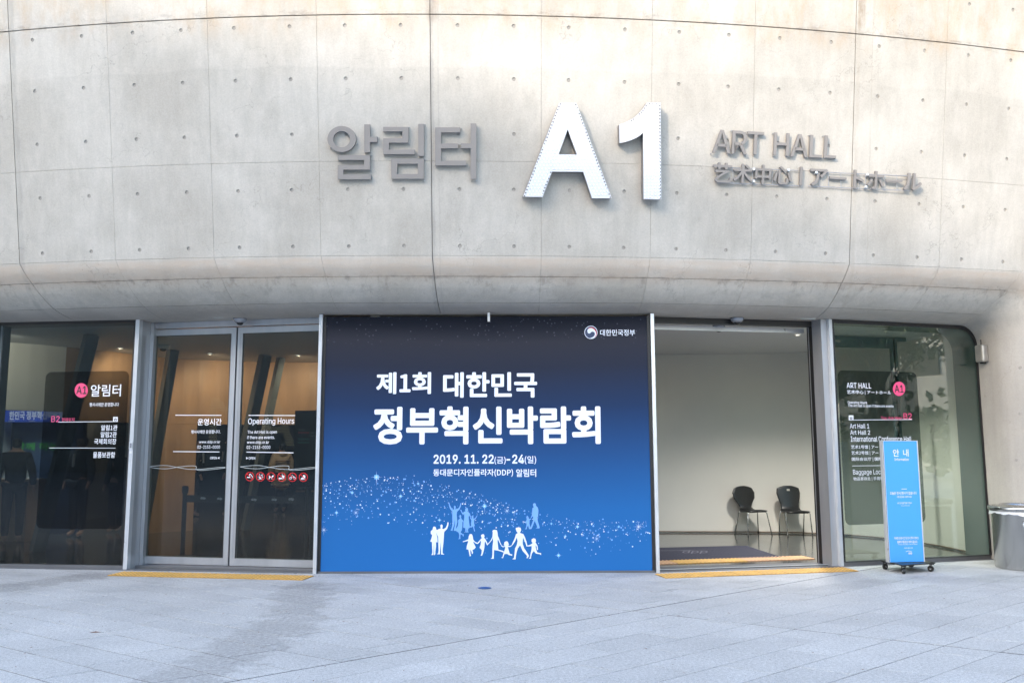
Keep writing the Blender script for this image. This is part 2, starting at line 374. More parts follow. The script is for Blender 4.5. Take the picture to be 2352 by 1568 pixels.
M = dict(
 conc=concrete(), gran=granite(), banner=banner_print(),
 mortar=mat('dark_joint', (.06, .055, .05), .9, noise=.3, nscale=20),
 joint=mat('joint_backing', (.12, .11, .10), .9, noise=.3, nscale=6),
 plug=mat('cement_plug', (.30, .285, .26), .8, noise=.2, nscale=40),
 steel=mat('anodised_aluminium', (.42, .435, .46), .38, .55, noise=.07, nscale=3, stretch=(3, 3, .4)),
 steel_lt=mat('bright_aluminium', (.62, .64, .66), .32, .45, noise=.05, nscale=5),
 gasket=mat('black_gasket', (.012, .012, .013), .45),
 sign_grey=mat('painted_grey_metal', (.245, .228, .215), .5, .1, noise=.04, nscale=3),
 sign_side=mat('sign_side_metal', (.20, .20, .205), .5, .2),
 sign_white=mat('white_painted_metal', (.66, .68, .72), .4, noise=.02, nscale=5),
 bulb=mat('frosted_bulb', (.92, .93, .93), .25),
 bulbrim=mat('bulb_socket', (.60, .61, .64), .5),
 glassL=glass('dark_tinted_glass', (.58, .62, .61), .04), glassD=glass('door_glass', (.68, .71, .69), .04),
 glassR=glass('green_tinted_glass', (.82, .89, .855), .10),
 film=glass('dark_film', (.36, .37, .38), .02),
 filmR=glass('grey_film', (.36, .40, .41), .02),
 vinyl=mat('white_vinyl', (.74, .76, .82), .5), vinyl_blk=mat('black_vinyl', (.015, .015, .017), .5),
 print_w=mat('white_print', (.72, .78, .90), .5), print_m=mat('pale_blue_print', (.62, .72, .93), .5), print_l=mat('mid_blue_print', (.17, .38, .80), .5),
 print_c=mat('cyan_print', (.07, .38, .80), .5),
 pink=mat('pink_vinyl', (.78, .075, .20), .5), red=mat('red_vinyl', (.60, .012, .018), .5),
 swoosh=mat('etched_line', (.42, .46, .47), .5),
 emb_blue=mat('emblem_navy', (.022, .04, .105), .5), emb_red=mat('emblem_red', (.45, .02, .02), .5),
 blue=mat('sky_blue_print', (.055, .33, .84), .38), black=mat('black_plastic', (.014, .015, .016), .34, noise=.15, nscale=30),
 chrome=mat('chrome_tube', (.62, .63, .63), .14, 1.), inox=mat('brushed_steel', (.50, .50, .495), .25, 1., noise=.10, nscale=1.5, stretch=(5, 5, .15)),
 bag=mat('thin_plastic_bag', (.62, .65, .68), .35), dome=mat('grey_dome', (.30, .32, .36), .2, .3), white=mat('white_plastic', (.72, .72, .70), .4),
 yellow=mat('yellow_tactile', (.62, .34, .07), .55, noise=.16, nscale=9), orange=mat('tan_tactile', (.56, .31, .15), .55, noise=.14, nscale=9),
 mat=mat('navy_carpet', (.028, .030, .052), .95, noise=.2, nscale=60, bump=.5, bscale=300), matprint=mat('mat_print', (.12, .12, .15), .9),
 floor=mat('polished_dark_floor', (.085, .088, .085), .12, noise=.12, nscale=1.2), thr=mat('threshold_metal', (.13, .135, .145), .5, .2, noise=.08, nscale=2),
 wallin=mat('cream_plaster', (.70, .675, .61), .6, noise=.04, nscale=1.2), ceil=mat('white_ceiling', (.62, .63, .64), .6, noise=.02, nscale=1),
 wood=mat('timber_panelling', (.36, .23, .135), .5, noise=.16, nscale=1.4, stretch=(5, 5, .6)), dark=mat('dark_wall', (.035, .036, .038), .6, noise=.2, nscale=1),
 steelcol=mat('grey_painted_steel', (.095, .115, .125), .45, noise=.06, nscale=2),
 skin=mat('skin', (.42, .24, .17), .5), hair=mat('black_hair', (.012, .010, .009), .5), suit=mat('dark_suit', (.007, .008, .011), .8, noise=.2, nscale=8),
 coat=mat('beige_padded_coat', (.58, .46, .33), .75, noise=.08, nscale=5), ltcoat=mat('light_grey_coat', (.42, .42, .40), .8, noise=.1, nscale=6), shirt=mat('white_shirt', (.6, .6, .62), .7),
 boothblue=mat('blue_fascia', (.03, .08, .40), .5, emit=(.03, .08, .5), estr=.16), boothlet=mat('lit_letter', (.8, .82, .9), .5, emit=(.8, .85, 1), estr=.11), boothdark=mat('starry_backdrop', (.010, .022, .050), .5, noise=.5, nscale=60),
 lamp=mat('lit_lamp', (1, 1, 1), .5, emit=(1, .93, .8), estr=.5), green=mat('green_led', (.02, .1, .02), .5, emit=(.15, .9, .1), estr=.05),
 ledw=mat('led_dot', (.5, .45, .3), .5, emit=(1, .82, .5), estr=.07),
 bark=mat('bark', (.055, .042, .032), .9, noise=.3, nscale=12, bump=.6, bscale=30), panel=mat('silver_cladding', (.40, .405, .41), .5, .2, noise=.06, nscale=.7),
 leaf=mat('green_leaves', (.060, .085, .028), .6, noise=.4, nscale=1.2), leaf2=mat('rusty_leaves', (.16, .060, .022), .6, noise=.35, nscale=1.2),
 paper=mat('paper', (.75, .75, .74), .8), leafd=mat('dry_leaf', (.16, .075, .035), .8), sticker=mat('blue_sticker', (.03, .10, .30), .5),
 boxmetal=mat('beige_metal', (.38, .36, .33), .35, .6, noise=.12, nscale=9), boardgrey=mat('dark_info_board', (.030, .034, .040), .5),
 tealb=mat('teal_bar', (.03, .09, .085), .5), redb=mat('red_bar', (.20, .03, .03), .5), orngb=mat('tan_bar', (.20, .11, .07), .5),
)

# ------------------------------------------------------------------ facade geometry
_gx = [-6.04, -4.78, -3.57, -2.27, -.95, .34, 1.64, 2.91, 4.2, 5.42, 6.64]
_gp = np.polyfit(_gx, [10.29, 10.11, 10.0, 9.94, 9.9, 9.95, 10.05, 10.2, 10.43, 10.66, 10.92], 3)
_gd = np.polyder(_gp)
def g(x):
    c = min(max(x, -7.3), 7.0); return float(np.polyval(_gp, c)+np.polyval(_gd, c)*(x-c))
LEAN = .205
def wallp(x, z, back=0.): return np.array([x, g(x)-LEAN*(z-3.77)+back, z])
_ex = [-9.2, -6.6, -4.9, -2.35, 1.75, 4.2, 6.5, 9.2]; _ey = [11.75, 11.29, 11.07, 10.72, 10.76, 11.19, 11.9, 12.75]
def e(x): return float(np.interp(x, _ex, _ey))
ZS = 3.19
PROF = [(1, 1), (.80, .97), (.60, .885), (.36, .75), (.14, .53), (.045, .26), (0, 0)]
PF = bez(PROF, 6)
def lipcurve(O, E, i):            # i in 0..36, 0 = wall edge, 36 = glass edge
    a, b = PF[i]; return np.array([E[0]+a*(O[0]-E[0]), E[1]+b*(O[1]-E[1]), E[2]+a*(O[2]-E[2])])
def OE(u):                         # u: path parameter, X along the straight part, then corner, then down
    if u <= 6.64:
        xe = .955*u if u <= 5.42 else 5.176+(u-5.42)/1.22*(6.22-5.176)
        return np.array([u, g(u), 3.77]), np.array([xe, e(xe), ZS])
    if u <= 7.64:
        a = (u-6.64)*math.pi/2; ox, oz = 6.64+.65*math.sin(a), 3.12+.65*math.cos(a); ex_, ez = 6.22+.28*math.sin(a), 2.91+.28*math.cos(a)
        return np.array([ox, g(ox), oz]), np.array([ex_, e(ex_), ez])
    f = min(1, (u-7.64)/2.9)
    return np.array([7.29, g(7.29), 3.12*(1-f)]), np.array([6.5, e(6.5), 2.91*(1-f)])

building = empty('concrete_building', (0, 11, 0), 'large curved fair-faced concrete building with overhanging lip above its glass entrance', 'building')
XJ = [-8.6, -7.32, -6.04, -4.78, -3.55, -2.26, -.94, .35, 1.66, 2.91, 4.19, 5.42, 6.64, 7.9, 9.2]
THICK = {-6.04, -.94, 4.19}
ROWS = [(3.77, 4.85, [3.88, 4.53]), (4.85, 6.49, [5.16, 5.78, 6.37]), (6.49, 8.9, [6.98, 7.6, 8.2])]
HR, HB = .023, .05
def col_edges(i):
    a, b = XJ[i], XJ[i+1]; ga = .004 if a in THICK else .0014; gb = .004 if b in THICK else .0014
    return a+ga, b-gb
def wall_panel(i, za, zb, hz):
    a, b = col_edges(i); A, B = XJ[i], XJ[i+1]; ta = .0015 if za != 6.49 else .007; tb = .0015 if zb != 6.49 else .006
    z0, z1 = za+ta, zb-tb; hx = [A+.25*(B-A), A+.75*(B-A)]
    jx = [q+random.uniform(-.012, .012) for q in hx]
    us = sorted([a, b, (A+B)/2, (a+hx[0])/2, (b+hx[1])/2] + [q+d for q in jx for d in (-HB, HB)])
    zs = sorted([z0, z1] + [q+d for q in hz for d in (-HB, HB)] + [(hz[k]+hz[k+1])/2 for k in range(len(hz)-1)])
    V = []; Fs = []; mi = []
    idx = {}
    def vid(u, z, back=0., new=False):
        key = (round(u, 5), round(z, 5), round(back, 4))
        if new or key not in idx:
            V.append(wallp(u, z, back)); idx[key] = len(V)-1
        return idx[key]
    for m in range(len(us)-1):
        for n in range(len(zs)-1):
            cu, cz = (us[m]+us[m+1])/2, (zs[n]+zs[n+1])/2
            q = [vid(us[m], zs[n]), vid(us[m+1], zs[n]), vid(us[m+1], zs[n+1]), vid(us[m], zs[n+1])]
            hole = any(abs(cu-h) < 1e-4 for h in jx) and any(abs(cz-h) < 1e-4 for h in hz)
            if not hole: Fs.append(q); mi.append(0); continue
            c0 = len(V)
            for r, bk in ((HR, 0.), (HR*.92, .009)):
                for k in range(12):
                    t = rad(225+30*k); V.append(wallp(cu+r*math.cos(t), cz+r*math.sin(t), bk))
            for k in range(4):
                arc = [c0+(3*k+j) % 12 for j in range(4)]
                Fs.append([q[k], q[(k+1) % 4]]+arc[::-1]); mi.append(0)
            for k in range(12): Fs.append([c0+k, c0+(k+1) % 12, c0+12+(k+1) % 12, c0+12+k]); mi.append(0)
            Fs.append([c0+12+k for k in range(12)]); mi.append(1)
    # returns
    for (p, q_) in [((us[j], z0), (us[j+1], z0)) for j in range(len(us)-1)]+[((us[j+1], z1), (us[j], z1)) for j in range(len(us)-1)]+[((a, z1), (a, z0)), ((b, z0), (b, z1))]:
        n = len(V); V.extend([wallp(*p), wallp(*q_), wallp(*q_, .03), wallp(*p, .03)]); Fs.append([n, n+3, n+2, n+1]); mi.append(0)
    obj('wall_panel', V, Fs, [M['conc'], M['plug']], building, mats=mi)
for i in range(len(XJ)-1):
    for za, zb, hz in ROWS: wall_panel(i, za, zb, hz)
def lip_panel(u0, u1, i0, i1, g0, g1, nu=6, name='lip_panel', gt=.0):
    V = []; Fs = []; us = np.linspace(u0+g0, u1-g1, nu+1); ii = list(range(i0, i1+1))
    for u in us:
        O, E = OE(u)
        for i in ii: V.append(lipcurve(O, E, i))
    m = len(ii)
    # shrink a hair along the section to leave the joint open
    A = np.array(V).reshape(nu+1, m, 3)
    if gt:
        for r in range(nu+1):
            for (p, q) in ((0, 1), (m-1, m-2)):
                d = A[r, q]-A[r, p]; A[r, p] += d/np.linalg.norm(d)*gt
    V = list(A.reshape(-1, 3))
    for r in range(nu):
        for c in range(m-1): Fs.append((r*m+c, r*m+c+1, (r+1)*m+c+1, (r+1)*m+c))
    me_n = len(V)
    nrm = lambda r: np.array([0, .03, .02])
    for r in (0, nu):
        for c in range(m-1):
            n = len(V); p, q = A[r, c], A[r, c+1]; V += [p, q, q+nrm(r), p+nrm(r)]; Fs.append((n, n+1, n+2, n+3))
    for c in (0, m-1):
        for r in range(nu):
            n = len(V); p, q = A[r, c], A[r+1, c]; V += [p, q, q+nrm(r), p+nrm(r)]; Fs.append((n, n+1, n+2, n+3))
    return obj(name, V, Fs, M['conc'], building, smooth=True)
for i in range(len(XJ)-3):
    A, B = XJ[i], XJ[i+1]; ga = .004 if A in THICK else .0014; gb = .004 if B in THICK else .0014
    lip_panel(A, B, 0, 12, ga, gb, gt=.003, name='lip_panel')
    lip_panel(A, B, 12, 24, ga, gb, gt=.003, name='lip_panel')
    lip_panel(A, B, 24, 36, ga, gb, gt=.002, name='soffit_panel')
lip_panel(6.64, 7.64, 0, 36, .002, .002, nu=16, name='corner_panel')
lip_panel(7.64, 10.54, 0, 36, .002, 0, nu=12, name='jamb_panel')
# dark concrete core seen only through the open joints
b = MB()
xs = np.linspace(-8.6, 9.2, 60)
V = [wallp(x, z, .032) for x in xs for z in (3.74, 8.9)]
b.add(V, [(2*k, 2*k+2, 2*k+3, 2*k+1) for k in range(59)])
us = list(np.linspace(-8.6, 6.64, 50))+list(np.linspace(6.7, 7.64, 12))+list(np.linspace(7.8, 10.54, 6)); V = []
for u in us:
    O, E = OE(u); V += [lipcurve(O, E, i)+np.array([0, .03, .022]) for i in range(37)]
b.add(V, [(r*37+c, r*37+c+1, (r+1)*37+c+1, (r+1)*37+c) for r in range(len(us)-1) for c in range(36)])
b.build('wall_core', M['joint'], building)
# wall beside the rounded corner, right end
V = []; Fs = []
xs = [6.64+.65*math.sin(a) for a in np.linspace(0, math.pi/2, 14)]
for k, x in enumerate(xs):
    a = math.asin(min(1, (x-6.64)/.65)); V += [wallp(x, 3.767)*[1, 1, 1], np.array([x, g(x), 3.12+.65*math.cos(a)])]
Fs = [(2*k, 2*k+1, 2*k+3, 2*k+2) for k in range(13)]; n = len(V)
for x in np.linspace(7.292, 9.2, 8): V += [wallp(x, 3.767), np.array([x, g(x), 0])]
Fs += [(n+2*k, n+2*k+1, n+2*k+3, n+2*k+2) for k in range(7)]
obj('wall_panel', V, Fs, M['conc'], building)
for (px, py) in ((2342, 844), (2339, 951), (2334, 1057), (2329, 1163)):
    # tie holes on the jamb: find the point on the jamb surface along the sight line
    best = None
    for u in np.linspace(7.64, 10.54, 120):
        O, E = OE(u)
        for i in range(2, 36):
            P = lipcurve(O, E, i); d = P-_C; xx = FW/2+FPX*(d@_R)/(d@_fw); yy = FH/2-FPX*(d@_U)/(d@_fw); q = (xx-px)**2+(yy-py)**2
            if best is None or q < best[0]: best = (q, P, lipcurve(O, E, i+1)-lipcurve(O, E, i-1))
    P = best[1]; tx = best[2]/np.linalg.norm(best[2]); up = np.array([0, 0, 1.]); nn = np.cross(up, tx); nn = nn if nn@(-np.array([1, 1, 0.])) > 0 else -nn
    V = []; 
    for r, o_ in ((.021, .0015), (.017, .003), (.013, .0025)):
        V += [P+nn*o_+tx*r*math.cos(rad(30*k))+up*r*math.sin(rad(30*k)) for k in range(12)]
    Fs = [(a*12+k, a*12+(k+1) % 12, (a+1)*12+(k+1) % 12, (a+1)*12+k) for a in range(2) for k in range(12)]+[tuple(range(24, 36))]
    obj('tie_hole', V, Fs, M['plug'], building)
# body of the building: roof, rear and side walls, ceilings and floors inside
b = MB(); b.box((0, 18.5, 9.0), (19, 19.4, .2)); b.build('roof', M['conc'], building)
b = MB(); b.box((-9.4, 18.2, 4.5), (.3, 16, 9)); b.box((9.3, 19.0, 4.5), (.3, 13, 9)); b.box((0, 28, 4.5), (19, .3, 9)); b.build('outer_wall', M['conc'], building)
V = []; Fs = []
for k, x in enumerate(np.linspace(-9.2, 6.2, 60)): V += [(x, e(x), ZS), (x, e(x)+.5, ZS), (x, e(x)+.502, ZS+.012), (x, 27.9, ZS+.012)]
Fs1 = [(4*k, 4*k+1, 4*k+5, 4*k+4) for k in range(59)]; Fs2 = [(4*k+2, 4*k+3, 4*k+7, 4*k+6) for k in range(59)]
for nm, i0, m in (('soffit_strip', 0, 'conc'), ('ceiling', 2, 'ceil')):
    obj(nm, [V[4*k+i0+j] for k in range(60) for j in (0, 1)], [(2*k, 2*k+1, 2*k+3, 2*k+2) for k in range(59)], M[m], building)
obj('ceiling', [(6.2, 11.9, ZS+.012), (6.2, 27.9, ZS+.012), (9.2, 27.9, ZS+.012), (9.2, 12.7, ZS+.012)], [(0, 1, 2, 3)], M['ceil'], building)
V = []
for k, x in enumerate(np.linspace(-9.2, 9.2, 70)): V += [(x, e(x)+.01, .008), (x, 27.9, .008)]
obj('indoor_floor', V, [(2*k, 2*k+2, 2*k+3, 2*k+1) for k in range(69)], M['floor'], kind='structure')

V = []
for x in np.linspace(-9.2, 9.2, 80): V += [(x, e(x)-.055, .0045), (x, e(x)+.03, .0095), (x, e(x)-.055, -.01)]
obj('edge_strip', V, [(3*k, 3*k+3, 3*k+4, 3*k+1) for k in range(79)]+[(3*k+2, 3*k+5, 3*k+3, 3*k) for k in range(79)], M['thr'], building)
# inner cream wall of the right hall, curving towards the glass
P = bez([(-1.6, 15.9), (1, 15.7), (3.2, 15.55), (4.6, 15.45), (5.5, 15.1), (6.15, 14.35), (6.45, 13.3), (6.5, 12.35)], 7)
V = []; 
for p in P: V += [(p[0], p[1], .008), (p[0], p[1], ZS+.012)]
obj('inner_wall', V, [(2*k, 2*k+2, 2*k+3, 2*k+1) for k in range(len(P)-1)], M['wallin'], building, smooth=True)
b = MB(); b.tube([(p[0]-.004, p[1]-.006, .03) for p in P], .012, 6); b.build('skirting', mat('skirting_brown', (.20, .15, .11), .7), building)
b = MB(); b.box((-1.75, 13.35, 1.6), (.12, 5.1, 3.19)); b.build('partition_wall', M['wallin'], building)
# teal-grey reveal between the end glass and the inner wall
V = []
for u in list(np.linspace(5.6, 6.64, 8))+list(np.linspace(6.7, 7.64, 14))+[10.54]:
    O, E = OE(u); V += [E+[0, .01, 0], E+np.array([-.05, .55, -.03 if u < 7.6 else 0])]
obj('glass_reveal', V, [(2*k, 2*k+1, 2*k+3, 2*k+2) for k in range(len(V)//2-1)], mat('reveal_metal', (.16, .20, .195), .4, .2), building, smooth=True)

# ------------------------------------------------------------------ glazing and doors (parts of the building)
LG = Pl((-6.603, 11.289), (-4.918, 11.097)); LD = Pl((-4.865, 11.421), (-2.445, 10.935)); RG = Pl((4.228, 11.205), (6.53, 11.905))
RD = Pl((1.79, 10.93), (4.05, 11.37)); BP = Pl((-2.40, 10.700), (1.76, 10.715))
def pane(name, P, s0, s1, z0, z1, m, th=.012, parent=building): return MB().pbox(P, s0, s1, z0, z1, -th, 0).build(name, m, parent)
# fixed window, left
fl_ = empty('fixed_window', LG.at(1.0, 0), parent=building)
pane('pane', LG, -.20, LG.len+.0, .05, 3.17, M['glassL'], parent=fl_); pane('pane', LG, -2.4, -.24, .05, 3.17, M['glassL'], parent=fl_)
MB().pbox(LG, -2.4, LG.len, .0, .05, -.06, .012).build('sill', M['thr'], fl_)
MB().pbox(LG, -2.4, LG.len, 3.15, 3.19, -.03, .012).pbox(LG, LG.len-.035, LG.len+.0, .05, 3.15, -.02, .006).build('gasket', M['gasket'], fl_)
MB().pbox(LG, -.29, -.20, .05, 3.15, -.16, -.02).build('fin', M['steelcol'], fl_)
# steel posts
def post(P, s0, s1, o0, o1, m='steel', z1=3.188, name='post'): return MB().pbox(P, s0, s1, 0.002, z1, o0, o1).build(name, M[m], building)
post(LG, LG.len+.002, LG.len+.055, -.045, .035, 'steel_lt'); post(LG, LG.len+.012, LG.len+.050, -.37, -.047)
post(LG, LG.len+.053, LG.len+.10, -.37, -.25)
def door_leaf(s0, s1, right_cut=False):
    d = empty('sliding_door', LD.at((s0+s1)/2, 0), parent=building)
    z0, z1 = .035, 3.10; w_ = .072
    m = MB(); m.pbox(LD, s0, s0+(w_*.55 if not right_cut else w_), z0, z1, -.045, 0); m.pbox(LD, s1-w_, s1, z0, z1, -.045, 0)
    m.pbox(LD, s0+.02, s1-.02, z0, z0+.095, -.044, -.001); m.pbox(LD, s0+.02, s1-.02, z1-.085, z1, -.044, -.001); m.build('frame', M['steel'], d)
    pane('pane', LD, s0+.03, s1-w_+.006, z0+.09, z1-.08, M['glassD'], parent=d)
    m = MB(); q0 = s0+(w_*.55 if not right_cut else w_)
    for a in (q0, s1-w_-.006): m.pbox(LD, a, a+.006, z0+.095, z1-.085, .001, .003)
    m.pbox(LD, q0+.007, s1-w_-.007, z1-.091, z1-.085, .001, .003); m.build('glazing_bead', M['gasket'], d); return d
sA = LD.hit(524.5, 1306)[0]; sB = LD.hit(736, 1310)[0]
dl = door_leaf(.0, sA-.012); dr = door_leaf(sA+.012, sB, True)
MB().pbox(LD, sA-.011, sA+.011, .03, 3.10, -.03, -.012).build('door_seal', M['gasket'], building)
MB().pbox(LD, -.03, sB, 3.11, 3.188, -.16, .03).build('door_header', M['steel'], building)
MB().pbox(LD, -.05, sB+.05, .004, .028, -.16, .16).build('threshold', M['thr'], building)
# posts either side of the banner
s0b = BP.hit(*C5(84, 750))[0]; s1b = BP.hit(*C5(1902, 750))[0]; z0b = BP.hit(*C5(1000, 1478))[1]; z1b = 3.165
for a, c in ((s0b-.085, s0b-.042), (s1b+.042, s1b+.085)):
    post(BP, a, c, -.10, .055, 'steel_lt')
post(BP, s0b-.10, s0b-.050, -.30, -.102); post(BP, s1b+.046, s1b+.10, -.30, -.102)
# right doorway: header, tracks, jamb
MB().pbox(RD, -.02, RD.len+.02, 3.115, 3.188, -.10, .0).build('door_header', M['gasket'], building)
MB().pbox(RD, -.02, RD.len, 3.06, 3.115, -.26, -.24).build('door_track', M['steel_lt'], building)
MB().pbox(RD, RD.len-.035, RD.len+.005, .01, 3.114, -.12, .0).build('door_seal', M['gasket'], building)
MB().pbox(RD, RD.len+.007, RD.len+.065, .01, 3.188, -.16, .0).build('post', M['steel'], building)
post(RG, -.150, -.062, -.30, -.02, 'steel'); post(RG, -.060, -.012, -.06, .03, 'steel_lt')
MB().pbox(RD, -.05, RD.len+.12, .010, .014, -.16, .10).build('threshold', M['thr'], building)
MB().pbox(RD, -.04, RD.len+.1, .014, .020, .085, .105).build('threshold', M['steel_lt'], building)
# fixed window, right, with its round upper corner
fr_ = empty('fixed_window', RG.at(1.0, 0), parent=building)
L = RG.len; R_ = .30; loop = [(-.01, .06), (L-.02, .06), (L-.02, 3.17-R_)]+[(L-.02-R_+R_*math.cos(rad(a)), 3.17-R_+R_*math.sin(rad(a))) for a in range(5, 90, 7)]+[(L-.02-R_, 3.17), (-.01, 3.17)]
V, Fs = flat_mesh([loop], .006); put('pane', V, Fs, RG, -.006, M['glassR'], fr_)
inner = [(-.01+.03, .06)]+[(L-.055, .06), (L-.055, 3.17-R_)]+[(L-.055-(R_-.03)+(R_-.03)*math.cos(rad(a)), 3.14-(R_-.03)+(R_-.03)*math.sin(rad(a))) for a in range(5, 90, 7)]+[(L-.055-R_+.03, 3.14), (.02, 3.14)]
V, Fs = flat_mesh([[(-.014, .055), (L+.01, .055)]+[(L+.01, 3.19-R_)]+[(L+.01-R_+R_*math.cos(rad(a)), 3.185-R_+R_*math.sin(rad(a))) for a in range(5, 90, 7)]+[(L+.01-R_, 3.185), (-.014, 3.185)], inner], .012)
put('gasket', V, Fs, RG, .012, M['gasket'], fr_)
MB().pbox(RG, -.01, L, 0.002, .06, -.06, .012).build('sill', M['thr'], fr_)
# inner glazed screen behind the right-hand glass
ip = empty('inner_screen', (5.0, 12.9, .01), parent=building); IP = Pl((3.2, 12.55), (6.2, 13.15))
sx = IP.hit(2052, 800)[0]
m = MB(); m.pbox(IP, sx-.035, sx+.0, .02, 3.19, -.05, .0); m.pbox(IP, sx+.03, sx+.065, .02, 3.19, -.05, 0); m.pbox(IP, IP.hit(1912, 760)[0], sx-.036, 3.02, 3.19, -.05, 0); m.pbox(IP, sx+.066, IP.len-.1, 3.13, 3.19, -.05, 0)
m.build('frame', mat('teal_grey_frame', (.15, .19, .20), .4), ip); MB().pbox(IP, sx+.002, sx+.028, .02, 3.15, -.05, -.02).build('gasket', M['gasket'], ip)

# ------------------------------------------------------------------ ground
gs = empty('pavement', (0, 8, 0), kind='structure')
o0 = G(1451, 1402)[:2]; d1 = np.array([.774, .633]); d2 = np.array([.835, -.55])
MI = np.linalg.inv(np.stack([d1, d2], 1)); MF = np.stack([d1, d2], 1)
RX0, RX1, RY0 = -8.9, 8.9, 4.4
def clip(poly, nx, ny, c):       # keep nx*x+ny*y <= c
    out = []
    for i in range(len(poly)):
        p, q = poly[i], poly[(i+1) % len(poly)]; a = nx*p[0]+ny*p[1]-c; b_ = nx*q[0]+ny*q[1]-c
        if a <= 0: out.append(p)
        if a*b_ < 0:
            t = a/(a-b_); out.append((p[0]+(q[0]-p[0])*t, p[1]+(q[1]-p[1])*t))
    return out
slabs = []
def slab(u0, u1, v0, v1):
    g_ = .0052 if v1 <= 1e-6 else .0038; gt = .0105
    gu0 = gt if abs(u0) < 1e-6 else g_; gu1 = gt if abs(u1) < 1e-6 else g_; gv0 = gt if abs(v0) < 1e-6 else g_; gv1 = gt if abs(v1) < 1e-6 else g_
    pl = [tuple(o0+MF@np.array(q)) for q in ((u0+gu0, v0+gv0), (u1-gu1, v0+gv0), (u1-gu1, v1-gv1), (u0+gu0, v1-gv1))]
    for c in ((-1, 0, -RX0), (1, 0, RX1), (0, -1, -RY0)): pl = clip(pl, *c)
    if len(pl) < 3: return
    cx = sum(p[0] for p in pl)/len(pl)
    j = int(np.clip(np.searchsorted(_ex, cx)-1, 0, len(_ex)-2)); ax, ay, bx, by = _ex[j], _ey[j], _ex[j+1], _ey[j+1]
    dx, dy = bx-ax, by-ay; Ln = math.hypot(dx, dy); nx, ny = -dy/Ln, dx/Ln
    pl = clip(pl, nx, ny, nx*ax+ny*ay-.004)
    if len(pl) < 3: return
    A = abs(sum(pl[i][0]*pl[(i+1) % len(pl)][1]-pl[(i+1) % len(pl)][0]*pl[i][1] for i in range(len(pl))))/2
    if A < .002: return
    c = np.mean(pl, 0); slabs.append((pl, c, A))
PU = .375
for iu in range(-30, 26):         # left of the main joint: long rows parallel to d2; right of it: rows parallel to d1
    off = (iu*.19) % .80
    v1 = 0.
    while v1 > -16:
        v0 = -off if (v1 == 0. and off > .04) else v1-.80
        slab(iu*PU, (iu+1)*PU, v0, v1); v1 = v0
for iv in range(0, 40):
    off = (iv*.27) % .76+.1
    cuts = sorted(set([0.]+[off+.76*k for k in range(0, 20)]+[-(.76-off)-.76*k for k in range(0, 22)]))
    for a, c in zip(cuts[:-1], cuts[1:]):
        if c-a > .03: slab(a, c, iv*PU, (iv+1)*PU)
def inview(c):
    if c[1] < 5.2: return False
    return abs(c[0]) < .62*c[1]+.4
near = [q for q in slabs if inview(q[1])]; near.sort(key=lambda q: q[1][1]); rest = [q for q in slabs if not inview(q[1])]+near[295:]; near = near[:295]
def slab_geo(pl):
    z = random.uniform(-.0008, .0008); n = len(pl); bev = .0015
    c = np.mean(pl, 0); top = [tuple(np.array(p)+(c-np.array(p))/np.linalg.norm(c-np.array(p))*bev)+(z,) for p in pl]
    V = [(p[0], p[1], -.03) for p in pl]+[(p[0], p[1], z-bev) for p in pl]+top
    Fs = [tuple(range(2*n, 3*n))]+[(a*n+k, a*n+(k+1) % n, (a+1)*n+(k+1) % n, (a+1)*n+k) for a in range(2) for k in range(n)]
    # keep the polygon counter-clockwise seen from above
    ar = sum(pl[i][0]*pl[(i+1) % n][1]-pl[(i+1) % n][0]*pl[i][1] for i in range(n))
    if ar < 0: Fs = [f[::-1] for f in Fs]
    return V, Fs
for pl, c, A in near:
    V, Fs = slab_geo(pl); obj('paving_slab', V, Fs, M['gran'], gs)
b = MB()
for pl, c, A in rest: b.add(*slab_geo(pl))
b.build('paving_slabs', M['gran'], gs, kind='stuff')
obj('bedding', [(RX0, RY0, -.0028), (RX1, RY0, -.0028), (RX1, 13.2, -.0028), (RX0, 13.2, -.0028)], [(0, 1, 2, 3)], M['mortar'], gs)
b = MB()
for x0, y0, x1, y1 in ((-150, -150, 150, RY0), (-150, RY0, RX0, 150), (RX1, RY0, 150, 150)): b.add([(x0, y0, -.0015), (x1, y0, -.0015), (x1, y1, -.0015), (x0, y1, -.0015)], [(0, 1, 2, 3)])
b.build('ground', M['gran'], kind='structure')

# ------------------------------------------------------------------ tactile strips
TP = .3375
def tile_mesh(m, gap=.009):
    b = MB(); h = TP/2-gap/2; b.box((0, 0, .004), (2*h, 2*h, .008)); n = 6; p = TP/n
    for i in range(n):
        for j in range(n):
            x, y = (i-(n-1)/2)*p, (j-(n-1)/2)*p; k = 6
            V = [(x+.017*math.cos(2*math.pi*a/k), y+.017*math.sin(2*math.pi*a/k), .008) for a in range(k)]+[(x+.009*math.cos(2*math.pi*a/k), y+.009*math.sin(2*math.pi*a/k), .0135) for a in range(k)]
            b.add(V, [(a, (a+1) % k, k+(a+1) % k, k+a) for a in range(k)]+[tuple(range(k, 2*k))])
    me = bpy.data.meshes.new('tactile_tile'); me.from_pydata(b.v, [], b.f); me.materials.append(m[0]); me.materials.append(m[1]); me.polygons.foreach_set('material_index', [0]*6+[1]*(len(b.f)-6)); return me
ty, to = tile_mesh((mat('yellow_tile_base', (.47, .26, .05), .6, noise=.25, nscale=7), mat('yellow_dome', (.74, .44, .13), .5, noise=.12, nscale=9))), tile_mesh((mat('tan_tile_base', (.42, .23, .11), .6, noise=.2, nscale=7), mat('tan_dome', (.68, .42, .24), .5)))
